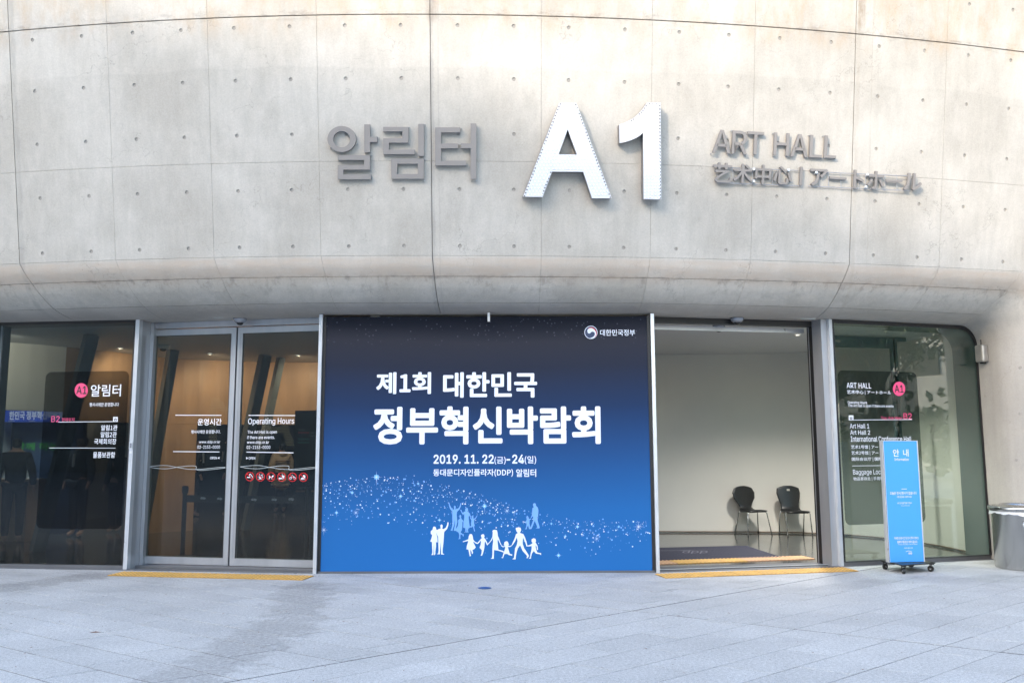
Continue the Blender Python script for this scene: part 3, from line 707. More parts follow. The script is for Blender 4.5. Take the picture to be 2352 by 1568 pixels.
def strip(start, end, label, z=.001, n=None, cols=None):
    a, b_ = np.array(start), np.array(end); d = b_-a; ang = math.atan2(d[1], d[0]); n = n or max(1, round(np.linalg.norm(d)/TP)); u = d/np.linalg.norm(d)
    t = empty('tactile_strip', (*((a+b_)/2), z), label, 'tactile paving')
    nrm = np.array([-u[1], u[0]]); pt = np.linalg.norm(d)/n
    for k in range(n):
        c = a+u*pt*(k+.5)+nrm*TP/2; q = link('tactile_tile', cols[k] if cols else ty, (c[0], c[1], z), t, rot=(0, 0, ang)); q.scale = (pt/TP, 1, 1)
    return t
# lower-left corner of each strip, direction along the doors
pa = G(*(982/2.579/1.55102, (2000+130/2.579)/1.55102))[:2]; pb = G((912+430/2.579)/1.55102, (2000+172/2.579)/1.55102)[:2]
strip(pa, pb, 'yellow blister paving strip on the plaza in front of the closed sliding doors', n=8)
pa = G((2300+210/2.94)/1.55102, (1900+470/2.94)/1.55102)[:2]; pb = G((2300+2235/2.94)/1.55102, (1900+395/2.94)/1.55102)[:2]
strip(pa, pb, 'yellow blister paving strip outside the open doorway, crossing its threshold', n=8)
pa = G((2300+90/2.94)/1.55102, (1900+334/2.94)/1.55102)[:2]; pb = G((2300+1782/2.94)/1.55102, (1900+274/2.94)/1.55102)[:2]
strip(pa, pb, 'tan and ochre blister strip on the dark floor just inside the open doorway', z=.009, n=7, cols=[to, ty, ty, ty, to, to, to])

# ------------------------------------------------------------------ surroundings that shade and mirror: hall across the plaza, trees
def hall():
    t = empty('shading_hall', (-20, -30, 0), 'unseen silver-clad curved hall behind the viewpoint, its roofline shaped to shade the facade', 'building')
    tops = bez([(-80, 31), (-60, 29.5), (-40, 26.6), (-29.34, 24.24), (-28.35, 23.94), (-26.4, 23.42), (-25.27, 23.12), (-24.6, 22.82), (-22.9, 22.62), (-21.7, 22.42), (-21, 22.26), (-20.26, 22.05), (-19.2, 21.85), (-15, 20.3), (-8, 16.6), (0, 12), (7, 6.6), (12, .3)], 5)  # roofline of this unseen hall is shaped to cast the diagonal shade edge
    V = []; n = 7
    for x, z in tops:
        for k in range(n): f = k/(n-1); V.append((x, -26-3.0*(1-f)**2, z*f))
    Fs = [(r*n+c, (r+1)*n+c, (r+1)*n+c+1, r*n+c+1) for r in range(len(tops)-1) for c in range(n-1)]
    obj('wall', V, Fs, M['panel'], t)
    V = [];
    for x, z in tops: V += [(x, -26, z), (x, -48, max(0, z-1)), (x, -48, 0)]
    obj('roof', V, [(3*r, 3*r+3, 3*r+4, 3*r+1) for r in range(len(tops)-1)]+[(3*r+1, 3*r+4, 3*r+5, 3*r+2) for r in range(len(tops)-1)], M['panel'], t)
hall()
def tree(x, y, h, r, m, label, seed):
    rnd = random.Random(seed); t = empty('plaza_tree', (x, y, 0), label, 'tree', 'trees on the plaza behind the viewpoint')
    b = MB(); tips = []
    b.tube([(x, y, -.1), (x+.1, y, h*.2), (x-.05, y+.1, h*.42)], [.22, .17, .13], 9)
    for k in range(9):
        a = k*2.4+rnd.random(); L = r*rnd.uniform(.6, .95); z0 = h*rnd.uniform(.3, .42); p = (x+math.cos(a)*L*.4, y+math.sin(a)*L*.4, z0+h*.18); q = (x+math.cos(a)*L, y+math.sin(a)*L, z0+h*rnd.uniform(.28, .5))
        b.tube([(x, y, z0), p, q], [.09, .06, .02], 6); tips += [p, q, tuple((np.array(p)+q)/2)]
    b.build('trunk', M['bark'], t)
    V = []; Fs = []
    cl = [(np.array(q)+[rnd.gauss(0, .3), rnd.gauss(0, .3), rnd.gauss(.2, .3)]) for q in tips for _ in range(2)]+[np.array([x+rnd.gauss(0, r*.4), y+rnd.gauss(0, r*.4), h*rnd.uniform(.6, .98)]) for _ in range(26)]
    for c in cl:
        s_ = rnd.uniform(.35, .8)
        for _ in range(110):
            d = np.array([rnd.gauss(0, 1), rnd.gauss(0, 1), rnd.gauss(0, .7)]); d = d/np.linalg.norm(d)*s_*rnd.random()**.4; p = c+d
            u = np.array([rnd.gauss(0, 1) for _ in range(3)]); u /= np.linalg.norm(u); w_ = np.cross(u, [rnd.gauss(0, 1) for _ in range(3)]); w_ /= np.linalg.norm(w_)+1e-9
            l = rnd.uniform(.07, .13); n = len(V); V += [p-u*l, p+w_*l*.5, p+u*l, p-w_*l*.5]; Fs.append((n, n+1, n+2, n+3))
    obj('crown', V, Fs, m, t)
tree(17, 6.5, 8.5, 2.6, M['leaf'], 'dark green leafy plaza tree nearest the glass at the right', 1)
tree(21, 1.0, 9.5, 3.0, M['leaf'], 'tall green plaza tree second from the glass', 2)
tree(18, -6.0, 8.0, 2.6, M['leaf2'], 'rusty autumn plaza tree behind the viewpoint', 3)
tree(27, 7.0, 9.0, 3.0, M['leaf'], 'green plaza tree farthest to the right', 4)
tree(12.5, -11, 7.5, 2.3, M['leaf'], 'small green plaza tree near the silver hall', 5)
tree(28, -4.0, 10, 3.2, M['leaf2'], 'large rusty plaza tree at the far corner', 6)

tree(34, 12, 8.5, 3.2, M['leaf'], 'green plaza tree standing beyond the clipped hedge, nearest the building line', 7)
tree(36, 3, 9.5, 3.4, M['leaf'], 'broad green plaza tree standing behind the clipped hedge', 8)
tree(33, -10, 9.0, 3.2, M['leaf'], 'green plaza tree beyond the far end of the hedge', 9)
tree(25, 14, 7.5, 2.8, M['leaf2'], 'rusty plaza tree beside the building line at the far right', 10)
rnd = random.Random(5); V = []; Fs = []
for _ in range(5200):
    t_ = rnd.random(); p = np.array([30+8*t_+rnd.gauss(0, .5), 22-44*t_+rnd.gauss(0, .5), abs(rnd.gauss(0, 1.4))+.05+.8*math.sin(t_*17)**2]); u = np.array([rnd.gauss(0, 1) for _ in range(3)]); u /= np.linalg.norm(u); w_ = np.cross(u, [rnd.gauss(0, 1) for _ in range(3)]); w_ /= np.linalg.norm(w_)+1e-9
    l = rnd.uniform(.18, .34); n = len(V); V += [p-u*l, p+w_*l*.6, p+u*l, p-w_*l*.6]; Fs.append((n, n+1, n+2, n+3))
obj('hedge', V, Fs, M['leaf'], label='long dark green shrub belt along the right side of the plaza', cat='hedge')
bb_ = empty('plaza_block', (52, 0, 0), 'pale low building beyond the shrub belt on the right side of the plaza', 'building')
MB().box((54, 0, 5.5), (10, 70, 11)).build('wall', M['panel'], bb_); b = MB()
for k in range(16): b.box((48.95, -30+k*4, 7.2), (.12, 2.6, 1.8)); b.box((48.95, -30+k*4, 3.0), (.12, 2.6, 1.8))
b.build('windows', M['dark'], bb_, kind='stuff')

# ------------------------------------------------------------------ wall signs
def tang(x0, x1):
    return Pl((x0, g(x0)+LEAN*3.77), (x1, g(x1)+LEAN*3.77), LEAN)
def letter3d(pl, loops, cv, t, off, depth, face, side, name='letter', bevel=.0, label=None):
    L2 = [[pl.hit(*cv(*p), off+depth) for p in lp] for lp in loops]
    V, Fs = flat_mesh(L2, depth/2)
    V = [(v[0], v[1], v[2]) for v in V]; mi = []
    for f in Fs:
        zs = [V[i][2] for i in f]; mi.append(0 if min(zs) > depth*.49 else 1)
    return obj(name, [pl.at(v[0], v[1], off+depth/2+v[2]) for v in V], Fs, [face, side], t, mats=mi, label=label)
K1 = lambda x, y: ((1140+x/3.92)/1.55102, (400+y/3.92)/1.55102)
P1 = tang(-2.25, -.4)
sg = empty('hangul_wall_sign', P1.at(.9, 5.0, .06), 'grey metal Hangul letters 알림터 mounted on the concrete wall left of the big A1', 'sign')
R4 = lambda x0, y0, x1, y1: [(x0, y0), (x1, y0), (x1, y1), (x0, y1)]
def rieul(x0, x1, x2, y, xr=None, xl=None, st=None):
    (a, b_), (c, d), (e_, f_) = y; xr, xl = xr, xl
    return [(x0, a), (x1, a), (x1, d), (xl, d), (xl, e_), (x2, e_), (x2, f_), (x0, f_), (x0, c), (xr, c), (xr, b_), (x0, b_)]
ring = [circ(303, 375, 200, 182, 48), circ(302, 377, 118, 113, 40)]
letters = [
 [ring, [[(617, 170), (697, 170), (697, 343), (800, 343), (800, 417), (697, 417), (697, 560), (617, 560)]], [rieul(247, 697, 710, ((600, 668), (738, 803), (868, 937)), 615, 327)]],
 [[rieul(882, 1235, 1323, ((206, 270), (365, 426), (522, 588)), 1150, 963)], [R4(1372, 165, 1452, 612)], [R4(995, 650, 1450, 930), R4(1078, 720, 1366, 862)]],
 [[[(1607, 213), (1957, 213), (1957, 283), (1690, 283), (1690, 437), (1925, 437), (1925, 505), (1690, 505), (1690, 677), (2042, 677), (2042, 743), (1607, 743)]], [[(2103, 158), (2183, 158), (2183, 932), (2103, 932), (2103, 503), (1968, 503), (1968, 435), (2103, 435)]]]]
pins = [[(515, 440), (133, 495), (817, 352), (625, 572), (245, 640), (712, 600), (257, 952), (722, 915), (708, 812)], [(878, 252), (1240, 210), (1245, 435), (1335, 570), (888, 605), (1462, 172), (997, 945), (1453, 950), (1455, 658)],
        [(1610, 210), (1967, 220), (1937, 447), (1960, 448), (1612, 762), (2052, 733), (2103, 950), (2182, 950)]]
for lt, pn in zip(letters, pins):
    root = empty('letter', P1.at(*P1.hit(*K1(*lt[-1][0][0]), .08), .06), parent=sg)
    for loops in lt: letter3d(P1, loops, K1, root, .025, .04, M['sign_grey'], M['sign_side'], name='stroke')
    b = MB()
    for p in pn:
        q = P1.hit(*K1(*p), .06); b.tube([P1.at(q[0], q[1], -.02), P1.at(q[0], q[1], .05)], .0045, 6)
    b.build('fixing_pins', M['steel'], root, kind='stuff')
K2 = lambda x, y: ((1840+x/3.92)/1.55102, (340+y/3.92)/1.55102)
P2 = tang(.1, 1.75)
sg = empty('large_letter_sign', P2.at(.9, 5.0, .1), 'big white A1 channel letters studded with round bulbs, on the wall above the blue banner', 'sign')
Ao = [(597, 108), (835, 108), (1330, 1437), (1055, 1437), (932, 1068), (497, 1065), (365, 1418), (92, 1415)]; Ah = [(715, 475), (845, 828), (587, 825)]
One = [tuple(p) for p in bez([(1825, 102), (1765, 190), (1700, 262), (1640, 315), (1560, 362), (1500, 388), (1437, 408)], 3)]+[tuple(p) for p in bez([(1440, 665), (1520, 652), (1610, 622), (1700, 578), (1768, 523)], 3)]+[(1775, 1450), (2022, 1454), (2013, 104)]
def inside(p, poly, mg=0):
    c = False; n = len(poly)
    for i in range(n):
        (x0, y0), (x1, y1) = poly[i], poly[(i+1) % n]
        if (y0 > p[1]) != (y1 > p[1]) and p[0] < (x1-x0)*(p[1]-y0)/(y1-y0)+x0: c = not c
    return c
def dist(p, poly):
    m = 1e9; n = len(poly)
    for i in range(n):
        a = np.array(poly[i]); b_ = np.array(poly[(i+1) % n]); d = b_-a; t = np.clip(((np.array(p)-a)@d)/(d@d), 0, 1); m = min(m, np.linalg.norm(a+d*t-p))
    return m
for loops, nm in (([Ao, Ah], 'letter_a'), ([One], 'numeral_one')):
    root = empty('letter', P2.at(*P2.hit(*K2(*loops[0][0]), .1), .1), parent=sg)
    letter3d(P2, loops, K2, root, .02, .115, M['sign_white'], M['sign_side'], name='letter_box')
    # returned rim standing a little proud
    b = MB(); bb = MB()
    y = 130; row = 0
    spots = []
    while y < 1430:
        x = 60+(25 if row % 2 and nm == 'letter_a' else 0)
        while x < 2060:
            p = (x, y)
            if inside(p, loops[0]) and dist(p, loops[0]) > 17 and not (len(loops) > 1 and (inside(p, loops[1]) or dist(p, loops[1]) < 17)): spots.append(p)
            x += 49.5
        y += 44.8; row += 1
    for p in spots:
        q = P2.hit(*K2(*p), .135)
        for bld, r0, r1, o0, o1 in ((b, .0150, .0140, .1355, .1365), (bb, .0100, .006, .1370, .141)):
            n = len(bld.v); k = 10
            bld.v += [tuple(P2.at(q[0]+r*math.cos(2*math.pi*a/k), q[1]+r*math.sin(2*math.pi*a/k), o)) for r, o in ((r0, o0), (r1, o1)) for a in range(k)]
            bld.f += [(n+a, n+(a+1) % k, n+k+(a+1) % k, n+k+a) for a in range(k)]+[tuple(range(n+k, n+2*k))]
    eb = MB()
    for lp in loops[:1]:
        for i in range(len(lp)):
            a0, b0 = np.array(lp[i], float), np.array(lp[(i+1) % len(lp)], float); dd = b0-a0; Ld = np.linalg.norm(dd)
            n_out = np.array([dd[1], -dd[0]])/Ld
            if not inside(tuple((a0+b0)/2-n_out*6), loops[0]): n_out = -n_out
            if Ld < 30 or n_out[1] > .6 or (n_out[0] < -.2 and n_out[1] > 0): continue
            for k_ in range(int(Ld//46)+1):
                p = a0+dd/Ld*(k_*46+18) - n_out*15
                if not inside(p, loops[0]) or dist(p, loops[0]) < 9: continue
                q = P2.hit(*K2(*p), .135); n = len(eb.v); kk = 8
                eb.v += [tuple(P2.at(q[0]+.0095*math.cos(2*math.pi*a/kk), q[1]+.0095*math.sin(2*math.pi*a/kk), .1375)) for a in range(kk)]; eb.f.append(tuple(range(n, n+kk)))
    if eb.v: eb.build('edge_recesses', M['sign_side'], root, kind='stuff')
    b.build('bulb_sockets', M['bulbrim'], root, kind='stuff'); bb.build('bulbs', M['bulb'], root, kind='stuff')
K3 = lambda x, y: ((2520+x/2.94)/1.55102, (440+y/2.94)/1.55102)
P3 = tang(2.35, 4.9)
sg = empty('art_hall_sign', P3.at(1.2, 5.0, .08), 'grey metal letters ART HALL with a row of Chinese and Japanese characters on thin rails', 'sign')
def glyph3d(ch, x0, y0, x1, y1, root, bold=.0):
    V, Fs = text_data(ch, bold, .5)
    A = np.array(V); mn = A.min(0); mx = A.max(0); off, dep = .024, .03; mi = []; W = []
    xm, ym = (x0+x1)/2, (y0+y1)/2; s0 = P3.hit(*K3(x0, ym), off+dep)[0]; s1 = P3.hit(*K3(x1, ym), off+dep)[0]; z0 = P3.hit(*K3(xm, y1), off+dep)[1]; z1 = P3.hit(*K3(xm, y0), off+dep)[1]
    for v in V: W.append(P3.at(s0+(v[0]-mn[0])/(mx[0]-mn[0])*(s1-s0), z0+(v[1]-mn[1])/(mx[1]-mn[1])*(z1-z0), off+dep/2+v[2]*dep))
    for f in Fs: mi.append(0 if min(V[i][2] for i in f) > .45 else 1)
    obj('letter', W, Fs, [M['sign_grey'], M['sign_side']], root, mats=mi)
for ch, q in zip('ARTHALL', ((62, 68, 245, 310), (262, 77, 420, 322), (420, 87, 592, 325), (700, 98, 858, 337), (880, 112, 1055, 350), (1075, 122, 1205, 358), (1228, 128, 1355, 363))):
    glyph3d(ch, *q, sg, .006)
for ch, q in zip('艺术中心|アートホール', ((60, 410, 260, 620), (275, 423, 472, 630), (502, 432, 670, 640), (695, 447, 890, 640), (972, 452, 998, 652), (1078, 475, 1262, 655), (1282, 560, 1460, 586), (1535, 487, 1642, 685), (1678, 497, 1855, 690), (1872, 588, 2046, 612), (2060, 520, 2250, 703))):
    glyph3d(ch, *q, sg, .022)
for pts in (((262, 460), (972, 488)), ((130, 615), (985, 650)), ((1255, 508), (2180, 548)), ((1075, 652), (2140, 700))):
    q = [P3.hit(*K3(*p), .08) for p in pts]; MB().tube([P3.at(a[0], a[1], .033) for a in q], .005, 6).build('rail', M['steel'], sg)
for x, y0, y1 in ((285, 462, 622), (118, 520, 616), (492, 470, 630), (702, 478, 640), (758, 480, 640), (1195, 508, 658), (1290, 512, 664), (1420, 518, 668), (1575, 525, 675), (1610, 527, 677), (1680, 530, 680), (1885, 540, 688), (2010, 546, 694)):
    q = [P3.hit(*K3(x, y), .08) for y in (y0, y1)]; MB().tube([P3.at(a[0], a[1], .03) for a in q], .004, 5).build('rail_strut', M['steel'], sg)
b = MB()
for p in ((490, 485), (855, 492), (490, 610), (1680, 540), (1665, 668), (1145, 520)):
    q = P3.hit(*K3(*p), .06); c = P3.at(q[0], q[1], .03); b.box(c, (.025, .075, .025))
b.build('wall_brackets', M['steel_lt'], sg, kind='stuff')
b = MB()
for p in ((52, 312), (240, 318), (258, 75), (255, 322), (415, 325), (410, 88), (508, 330), (692, 102), (698, 342), (850, 346), (868, 350), (1055, 358), (1072, 124), (1200, 366), (1220, 130), (1215, 368), (1343, 370)):
    q = P3.hit(*K3(*p), .05); b.tube([P3.at(q[0], q[1], -.02), P3.at(q[0], q[1], .045)], .0045, 6)
b.build('fixing_pins', M['steel'], sg, kind='stuff')

# ------------------------------------------------------------------ the big blue banner board
bn = empty('event_banner', BP.at((s0b+s1b)/2, 0, .02), 'big dark-to-bright blue printed board with white Hangul lettering between the two entrances', 'banner')
fw_ = .034
MB().pbox(BP, s0b, s1b, z0b, z1b-.006, -.03, .016).build('board', M['banner'], bn)
MB().pbox(BP, s0b-fw_, s0b-.001, .03, z1b, -.06, .022).pbox(BP, s1b+.001, s1b+fw_, .03, z1b, -.06, .022).pbox(BP, s0b, s1b, z0b-.04, z0b-.001, -.06, .022).build('frame', M['gasket'], bn)
MB().pbox(BP, s0b-.03, s1b+.03, .001, .026, -.1, .03).build('base_channel', M['thr'], bn)
tb = lambda s_, x0, y0, x1, y1, bold=.03, m='print_w', **k: text_on(BP, s_, x0, y0, x1, y1, M[m], bn, C5, bold, off=.0185, **k)
tb('제1회', 377, 353, 683, 475, .031); tb('대한민국', 750, 353, 1275, 495, .031)
tb('정부혁신박람회', 360, 543, 1630, 755, .034)
tb('2019. 11. 22', 697, 812, 1033, 864, .03); tb('(금)', 1037, 824, 1100, 868, .012); tb('-24', 1104, 812, 1203, 863, .03); tb('(일)', 1206, 820, 1270, 867, .012)
tb('동대문디자인플라자(DDP)', 695, 893, 1141, 937, .018); tb('알림터', 1158, 893, 1270, 937, .018); tb('대한민국정부', 1627, 115, 1822, 150, .012)
em = lambda loops, m, o: shape_on(BP, loops, M[m], bn, C5, off=o, name='emblem')
em([circ(1576, 131, 36.5, 36.5, 48)], 'print_w', .0180); em([circ(1576, 131, 33.5, 33.5, 48)], 'emb_blue', .0188)
def cm(pts): return [((2040+x/8.4-1100)*1.5677, (1130+y/8.4-1100)*1.5677) for x, y in pts]
em([cm([tuple(p) for p in bez([(455, 345), (500, 310), (560, 292), (640, 320), (700, 385), (722, 450), (715, 520), (690, 570), (640, 610)], 4)]+[tuple(p) for p in bez([(660, 560), (695, 500), (690, 430), (650, 370), (590, 335), (530, 330), (470, 350)], 4)])], 'emb_red', .0194)
em([cm([tuple(p) for p in bez([(440, 420), (450, 365), (500, 330), (570, 325), (640, 360), (685, 420), (700, 480), (690, 540), (650, 595), (580, 632)], 4)]+[tuple(p) for p in bez([(520, 610), (590, 600), (645, 555), (665, 500), (650, 450), (600, 428), (560, 440), (520, 480), (490, 485), (455, 470)], 4)])], 'print_w', .0200)
FG = lambda x, y: ((1500+x/4.9)/1.55102, (1750+y/4.9)/1.55102)
FIG = {
'w': [
 [(232,607),(250,612),(262,640),(266,660),(290,680),(274,700),(270,745),(285,800),(290,885),(262,880),(262,960),(250,1040),(250,1085),(238,1105),(218,1105),(222,1090),(228,1060),(227,950),(228,885),(222,960),(218,1060),(212,1098),(200,1106),(180,1104),(196,1075),(198,1040),(192,960),(190,880),(158,870),(180,820),(192,770),(190,750),(170,740),(168,695),(185,675),(200,665),(205,640),(215,612)],
 [(355,570),(372,578),(378,600),(374,625),(370,645),(392,655),(430,630),(455,580),(460,540),(472,528),(480,545),(475,590),(455,650),(410,695),(402,715),(398,800),(390,900),(378,1000),(376,1075),(405,1090),(402,1097),(350,1095),(348,1000),(344,880),(338,960),(330,1050),(328,1092),(275,1090),(300,1075),(306,1020),(300,880),(298,790),(278,750),(270,700),(285,665),(320,650),(345,640),(338,610),(338,585)],
 [(868,738),(885,742),(900,770),(912,840),(940,870),(985,895),(1000,905),(990,912),(960,905),(915,870),(912,885),(955,970),(930,1000),(895,1020),(908,1060),(900,1085),(885,1085),(885,1060),(870,1018),(860,1020),(862,1080),(872,1120),(850,1130),(845,1100),(828,1020),(825,1010),(792,1005),(800,940),(820,880),(822,860),(770,870),(730,882),(728,870),(790,845),(825,830),(832,780),(848,742)],
 [(1078,740),(1100,748),(1108,780),(1098,805),(1120,825),(1150,880),(1165,920),(1160,940),(1150,930),(1120,865),(1112,890),(1108,960),(1098,1020),(1080,1080),(1065,1118),(1040,1115),(1055,1080),(1060,1020),(1025,985),(1022,970),(1042,920),(1045,880),(1045,850),(1015,885),(990,912),(980,900),(1020,855),(1050,818),(1065,808),(1048,785),(1048,755)],
 [(1290,665),(1325,675),(1335,720),(1340,770),(1365,830),(1385,890),(1405,925),(1390,930),(1360,870),(1340,830),(1335,870),(1345,960),(1350,1010),(1440,1035),(1440,1070),(1425,1055),(1350,1030),(1275,1018),(1272,1100),(1268,1172),(1215,1170),(1240,1150),(1245,1080),(1245,1005),(1250,930),(1258,870),(1255,800),(1235,850),(1180,910),(1160,930),(1160,912),(1210,860),(1245,790),(1252,720),(1245,685),(1262,668)],
 [(1485,862),(1515,872),(1535,930),(1510,938),(1545,950),(1580,935),(1592,942),(1555,965),(1515,965),(1530,1020),(1545,1075),(1560,1090),(1592,1095),(1588,1122),(1575,1112),(1530,1105),(1505,1085),(1455,1088),(1445,1120),(1430,1162),(1400,1150),(1422,1138),(1438,1080),(1445,1060),(1465,1000),(1470,960),(1430,970),(1395,945),(1400,930),(1435,955),(1470,945),(1445,935),(1455,880)],
 [(1700,622),(1735,628),(1748,665),(1735,700),(1722,718),(1785,740),(1815,800),(1840,870),(1855,940),(1840,950),(1820,890),(1780,800),(1775,860),(1775,910),(1800,985),(1850,1060),(1885,1120),(1860,1160),(1840,1160),(1850,1120),(1770,1030),(1730,935),(1690,990),(1668,1060),(1655,1130),(1650,1182),(1590,1178),(1622,1155),(1632,1080),(1640,990),(1670,930),(1685,860),(1672,800),(1640,870),(1600,930),(1580,935),(1600,890),(1640,800),(1655,745),(1690,720),(1665,690),(1652,650),(1655,632)],
 [(1965,812),(1995,822),(2008,860),(1995,885),(2010,905),(2035,950),(2040,1015),(2022,1018),(2018,960),(2000,930),(2000,970),(2008,1010),(2030,1060),(2095,1075),(2095,1110),(2075,1090),(2005,1080),(1968,1035),(1935,1080),(1922,1130),(1918,1170),(1880,1165),(1902,1145),(1912,1080),(1930,1000),(1930,950),(1880,955),(1840,955),(1838,940),(1885,935),(1925,915),(1950,895),(1930,875),(1930,830)]],
'm': [
 [(588,245),(603,255),(605,280),(598,305),(622,315),(660,280),(682,240),(688,200),(702,205),(695,255),(670,310),(630,350),(622,400),(630,480),(635,530),(615,600),(608,650),(605,685),(570,682),(572,672),(588,600),(592,545),(585,490),(582,560),(560,640),(548,672),(558,685),(515,675),(530,650),(548,570),(545,480),(545,400),(548,350),(505,300),(488,240),(480,195),(492,190),(503,235),(530,285),(560,315),(580,305),(574,280),(574,255)],
 [(688,405),(702,420),(700,450),(708,478),(735,505),(742,540),(722,520),(722,600),(712,670),(690,710),(725,740),(748,742),(742,782),(730,780),(728,760),(690,740),(685,785),(688,825),(645,828),(665,810),(668,760),(655,715),(610,685),(600,670),(640,600),(650,540),(648,500),(665,480),(682,470),(668,440),(672,412)],
 [(795,283),(815,290),(822,335),(805,340),(812,350),(840,365),(852,400),(870,425),(885,440),(870,445),(838,420),(830,450),(838,520),(852,630),(828,640),(818,680),(830,710),(805,712),(800,645),(795,690),(800,712),(775,708),(772,640),(735,625),(740,540),(755,450),(752,380),(745,400),(720,395),(700,350),(682,320),(700,315),(725,365),(735,370),(748,350),(785,340),(768,335),(775,292)],
 [(900,418),(915,430),(912,462),(930,480),(960,440),(982,410),(985,420),(955,470),(925,505),(928,560),(940,600),(925,602),(932,650),(944,690),(928,694),(915,640),(905,600),(895,620),(860,625),(850,605),(875,600),(872,560),(880,500),(850,450),(862,445),(890,475),(885,440),(888,425)],
 [(1980,200),(2002,210),(2005,245),(2040,280),(2050,330),(2042,445),(2028,448),(2040,520),(2070,620),(2068,640),(2000,640),(2030,622),(2015,580),(1985,510),(1965,560),(1940,625),(1928,642),(1905,640),(1925,590),(1955,500),(1955,430),(1940,440),(1922,460),(1915,445),(1932,420),(1940,340),(1945,290),(1968,270),(1955,240),(1958,210)],
 [(1858,420),(1872,435),(1870,465),(1895,475),(1920,465),(1925,480),(1895,495),(1892,560),(1905,610),(1920,650),(1885,655),(1875,610),(1868,590),(1850,620),(1845,655),(1812,655),(1830,635),(1840,590),(1845,545),(1822,552),(1812,535),(1835,515),(1845,480),(1838,450),(1842,428)]]}
oo = .0182
for key, m in (('w', 'print_w'), ('m', 'print_l')):
    for lp in FIG[key]: oo += .00025; shape_on(BP, [lp], M[m], bn, FG, off=oo, name='printed_figure')
def star(x, y, r, m, diag=.5, long_=1.0, o=.0186):
    L = []
    for k in range(8):
        a = rad(45*k-90); R2 = r*(1.0 if k % 2 == 0 else diag)*(long_ if k == 4 else 1)
        L.append((x+R2*math.cos(a), y+R2*math.sin(a))); a2 = a+rad(22.5); L.append((x+r*.085*math.cos(a2), y+r*.085*math.sin(a2)))
    shape_on(BP, [L], M[m], bn, C5, off=o, name='printed_star')
for x, y, r, dg, ln, m in ((378, 938, 34, .6, 1.6, 'print_m'), (242, 1025, 19, .5, 1.2, 'print_m'), (513, 1045, 20, .5, 1.4, 'print_m'), (611, 975, 15, .4, 1.4, 'print_m'), (155, 1137, 19, .5, 1.4, 'print_m'),
    (263, 1137, 22, 1., 1., 'print_m'), (84, 1233, 26, .8, 1.3, 'print_m'), (730, 1178, 17, .4, 1., 'print_m'), (982, 1100, 27, .5, 1.7, 'print_m'), (1107, 1127, 22, .9, 1., 'print_m'), (1355, 1198, 13, .4, 1.3, 'print_m'),
    (1501, 1215, 19, .5, 1., 'print_m'), (1731, 1215, 13, .4, 1., 'print_m'), (1842, 1215, 31, .8, 1., 'print_m'), (1608, 1282, 22, .9, 1., 'print_m'), (1433, 1268, 15, .4, 1.2, 'print_m'), (1395, 1375, 22, .5, 1., 'print_m'), (601, 1118, 12, .7, 1., 'print_m')):
    if m == 'print_m' and dg < .7: shape_on(BP, [circ(x, y, r*.42, r*.42, 14)], M['print_c'], bn, C5, off=.0181, name='printed_glow')
    star(x, y, r, m, dg, ln)
rnd = random.Random(3)
tx = [78, 200, 350, 600, 850, 1000, 1200, 1400, 1600, 1900]; ty0 = [975, 950, 932, 935, 1000, 1050, 1115, 1165, 1185, 1180]; ty1 = [1200, 1190, 1185, 1215, 1240, 1260, 1290, 1330, 1370, 1330]
for nm, n_, m, r0, r1 in (('white_dots', 470, 'print_w', 1.2, 4.2), ('blue_dots', 380, 'print_l', 1.3, 5.0)):
    b = MB()
    for _ in range(n_):
        x = rnd.uniform(78, 1905) if rnd.random() > .35 else rnd.uniform(78, 1150); a0, a1 = np.interp(x, tx, ty0), np.interp(x, tx, ty1)
        f = abs(rnd.gauss(0, .42)) if rnd.random() > .3 else rnd.random(); y = a0+f*(a1-a0)+rnd.gauss(0, 5)
        if y > 1420: continue
        r = r0+(r1-r0)*rnd.random()**2.6; o = .0172+rnd.random()*.0008
        q = BP.hit(*C5(x, y), .017); rr = r*.41126/FPX*10.9; n = len(b.v); k = 8
        b.v += [tuple(BP.at(q[0]+rr*math.cos(2*math.pi*a/k), q[1]+rr*math.sin(2*math.pi*a/k), o)) for a in range(k)]; b.f.append(tuple(range(n, n+k)))
    b.build(nm, M[m], bn, kind='stuff')

# ------------------------------------------------------------------ vinyl lettering on the glass
def rounded_film(pl, tl, tr, bl, br, r, m, parent, cv, off):
    s0 = (pl.hit(*cv(*tl), off)[0]+pl.hit(*cv(*bl), off)[0])/2; s1 = (pl.hit(*cv(*tr), off)[0]+pl.hit(*cv(*br), off)[0])/2
    z1 = (pl.hit(*cv(*tl), off)[1]+pl.hit(*cv(*tr), off)[1])/2; z0 = (pl.hit(*cv(*bl), off)[1]+pl.hit(*cv(*br), off)[1])/2
    V, Fs = flat_mesh([rrect(s0, z0, s1, z1, r)]); return put('film', V, Fs, pl, off, m, parent)
lf = empty('window_directory', LG.at(1.1, .6, .003), 'dark film directory with a pink A1 disc and white Hangul text on the left window', 'sign')
rounded_film(LG, (262, 350), (730, 348), (195, 1226), (668, 1228), .08, M['film'], lf, C4, .0015)
tl_ = lambda s_, x0, y0, x1, y1, bold=.012, m='vinyl', pl=LG, par=lf, cv=C4, off=.0035: text_on(pl, s_, x0, y0, x1, y1, M[m], par, cv, bold, off=off)
ln_ = lambda x0, y0, x1, y1, w_, pl=LG, par=lf, cv=C4, m='vinyl', off=.0035: shape_on(pl, [rline(x0, y0, x1, y1, w_)], M[m], par, cv, off=off, name='rule')
shape_on(LG, [circ(454, 455, 37, 40.5, 40)], M['pink'], lf, C4, off=.003, name='disc'); tl_('A1', 427, 431, 484, 476, .02, 'vinyl_blk', off=.0045)
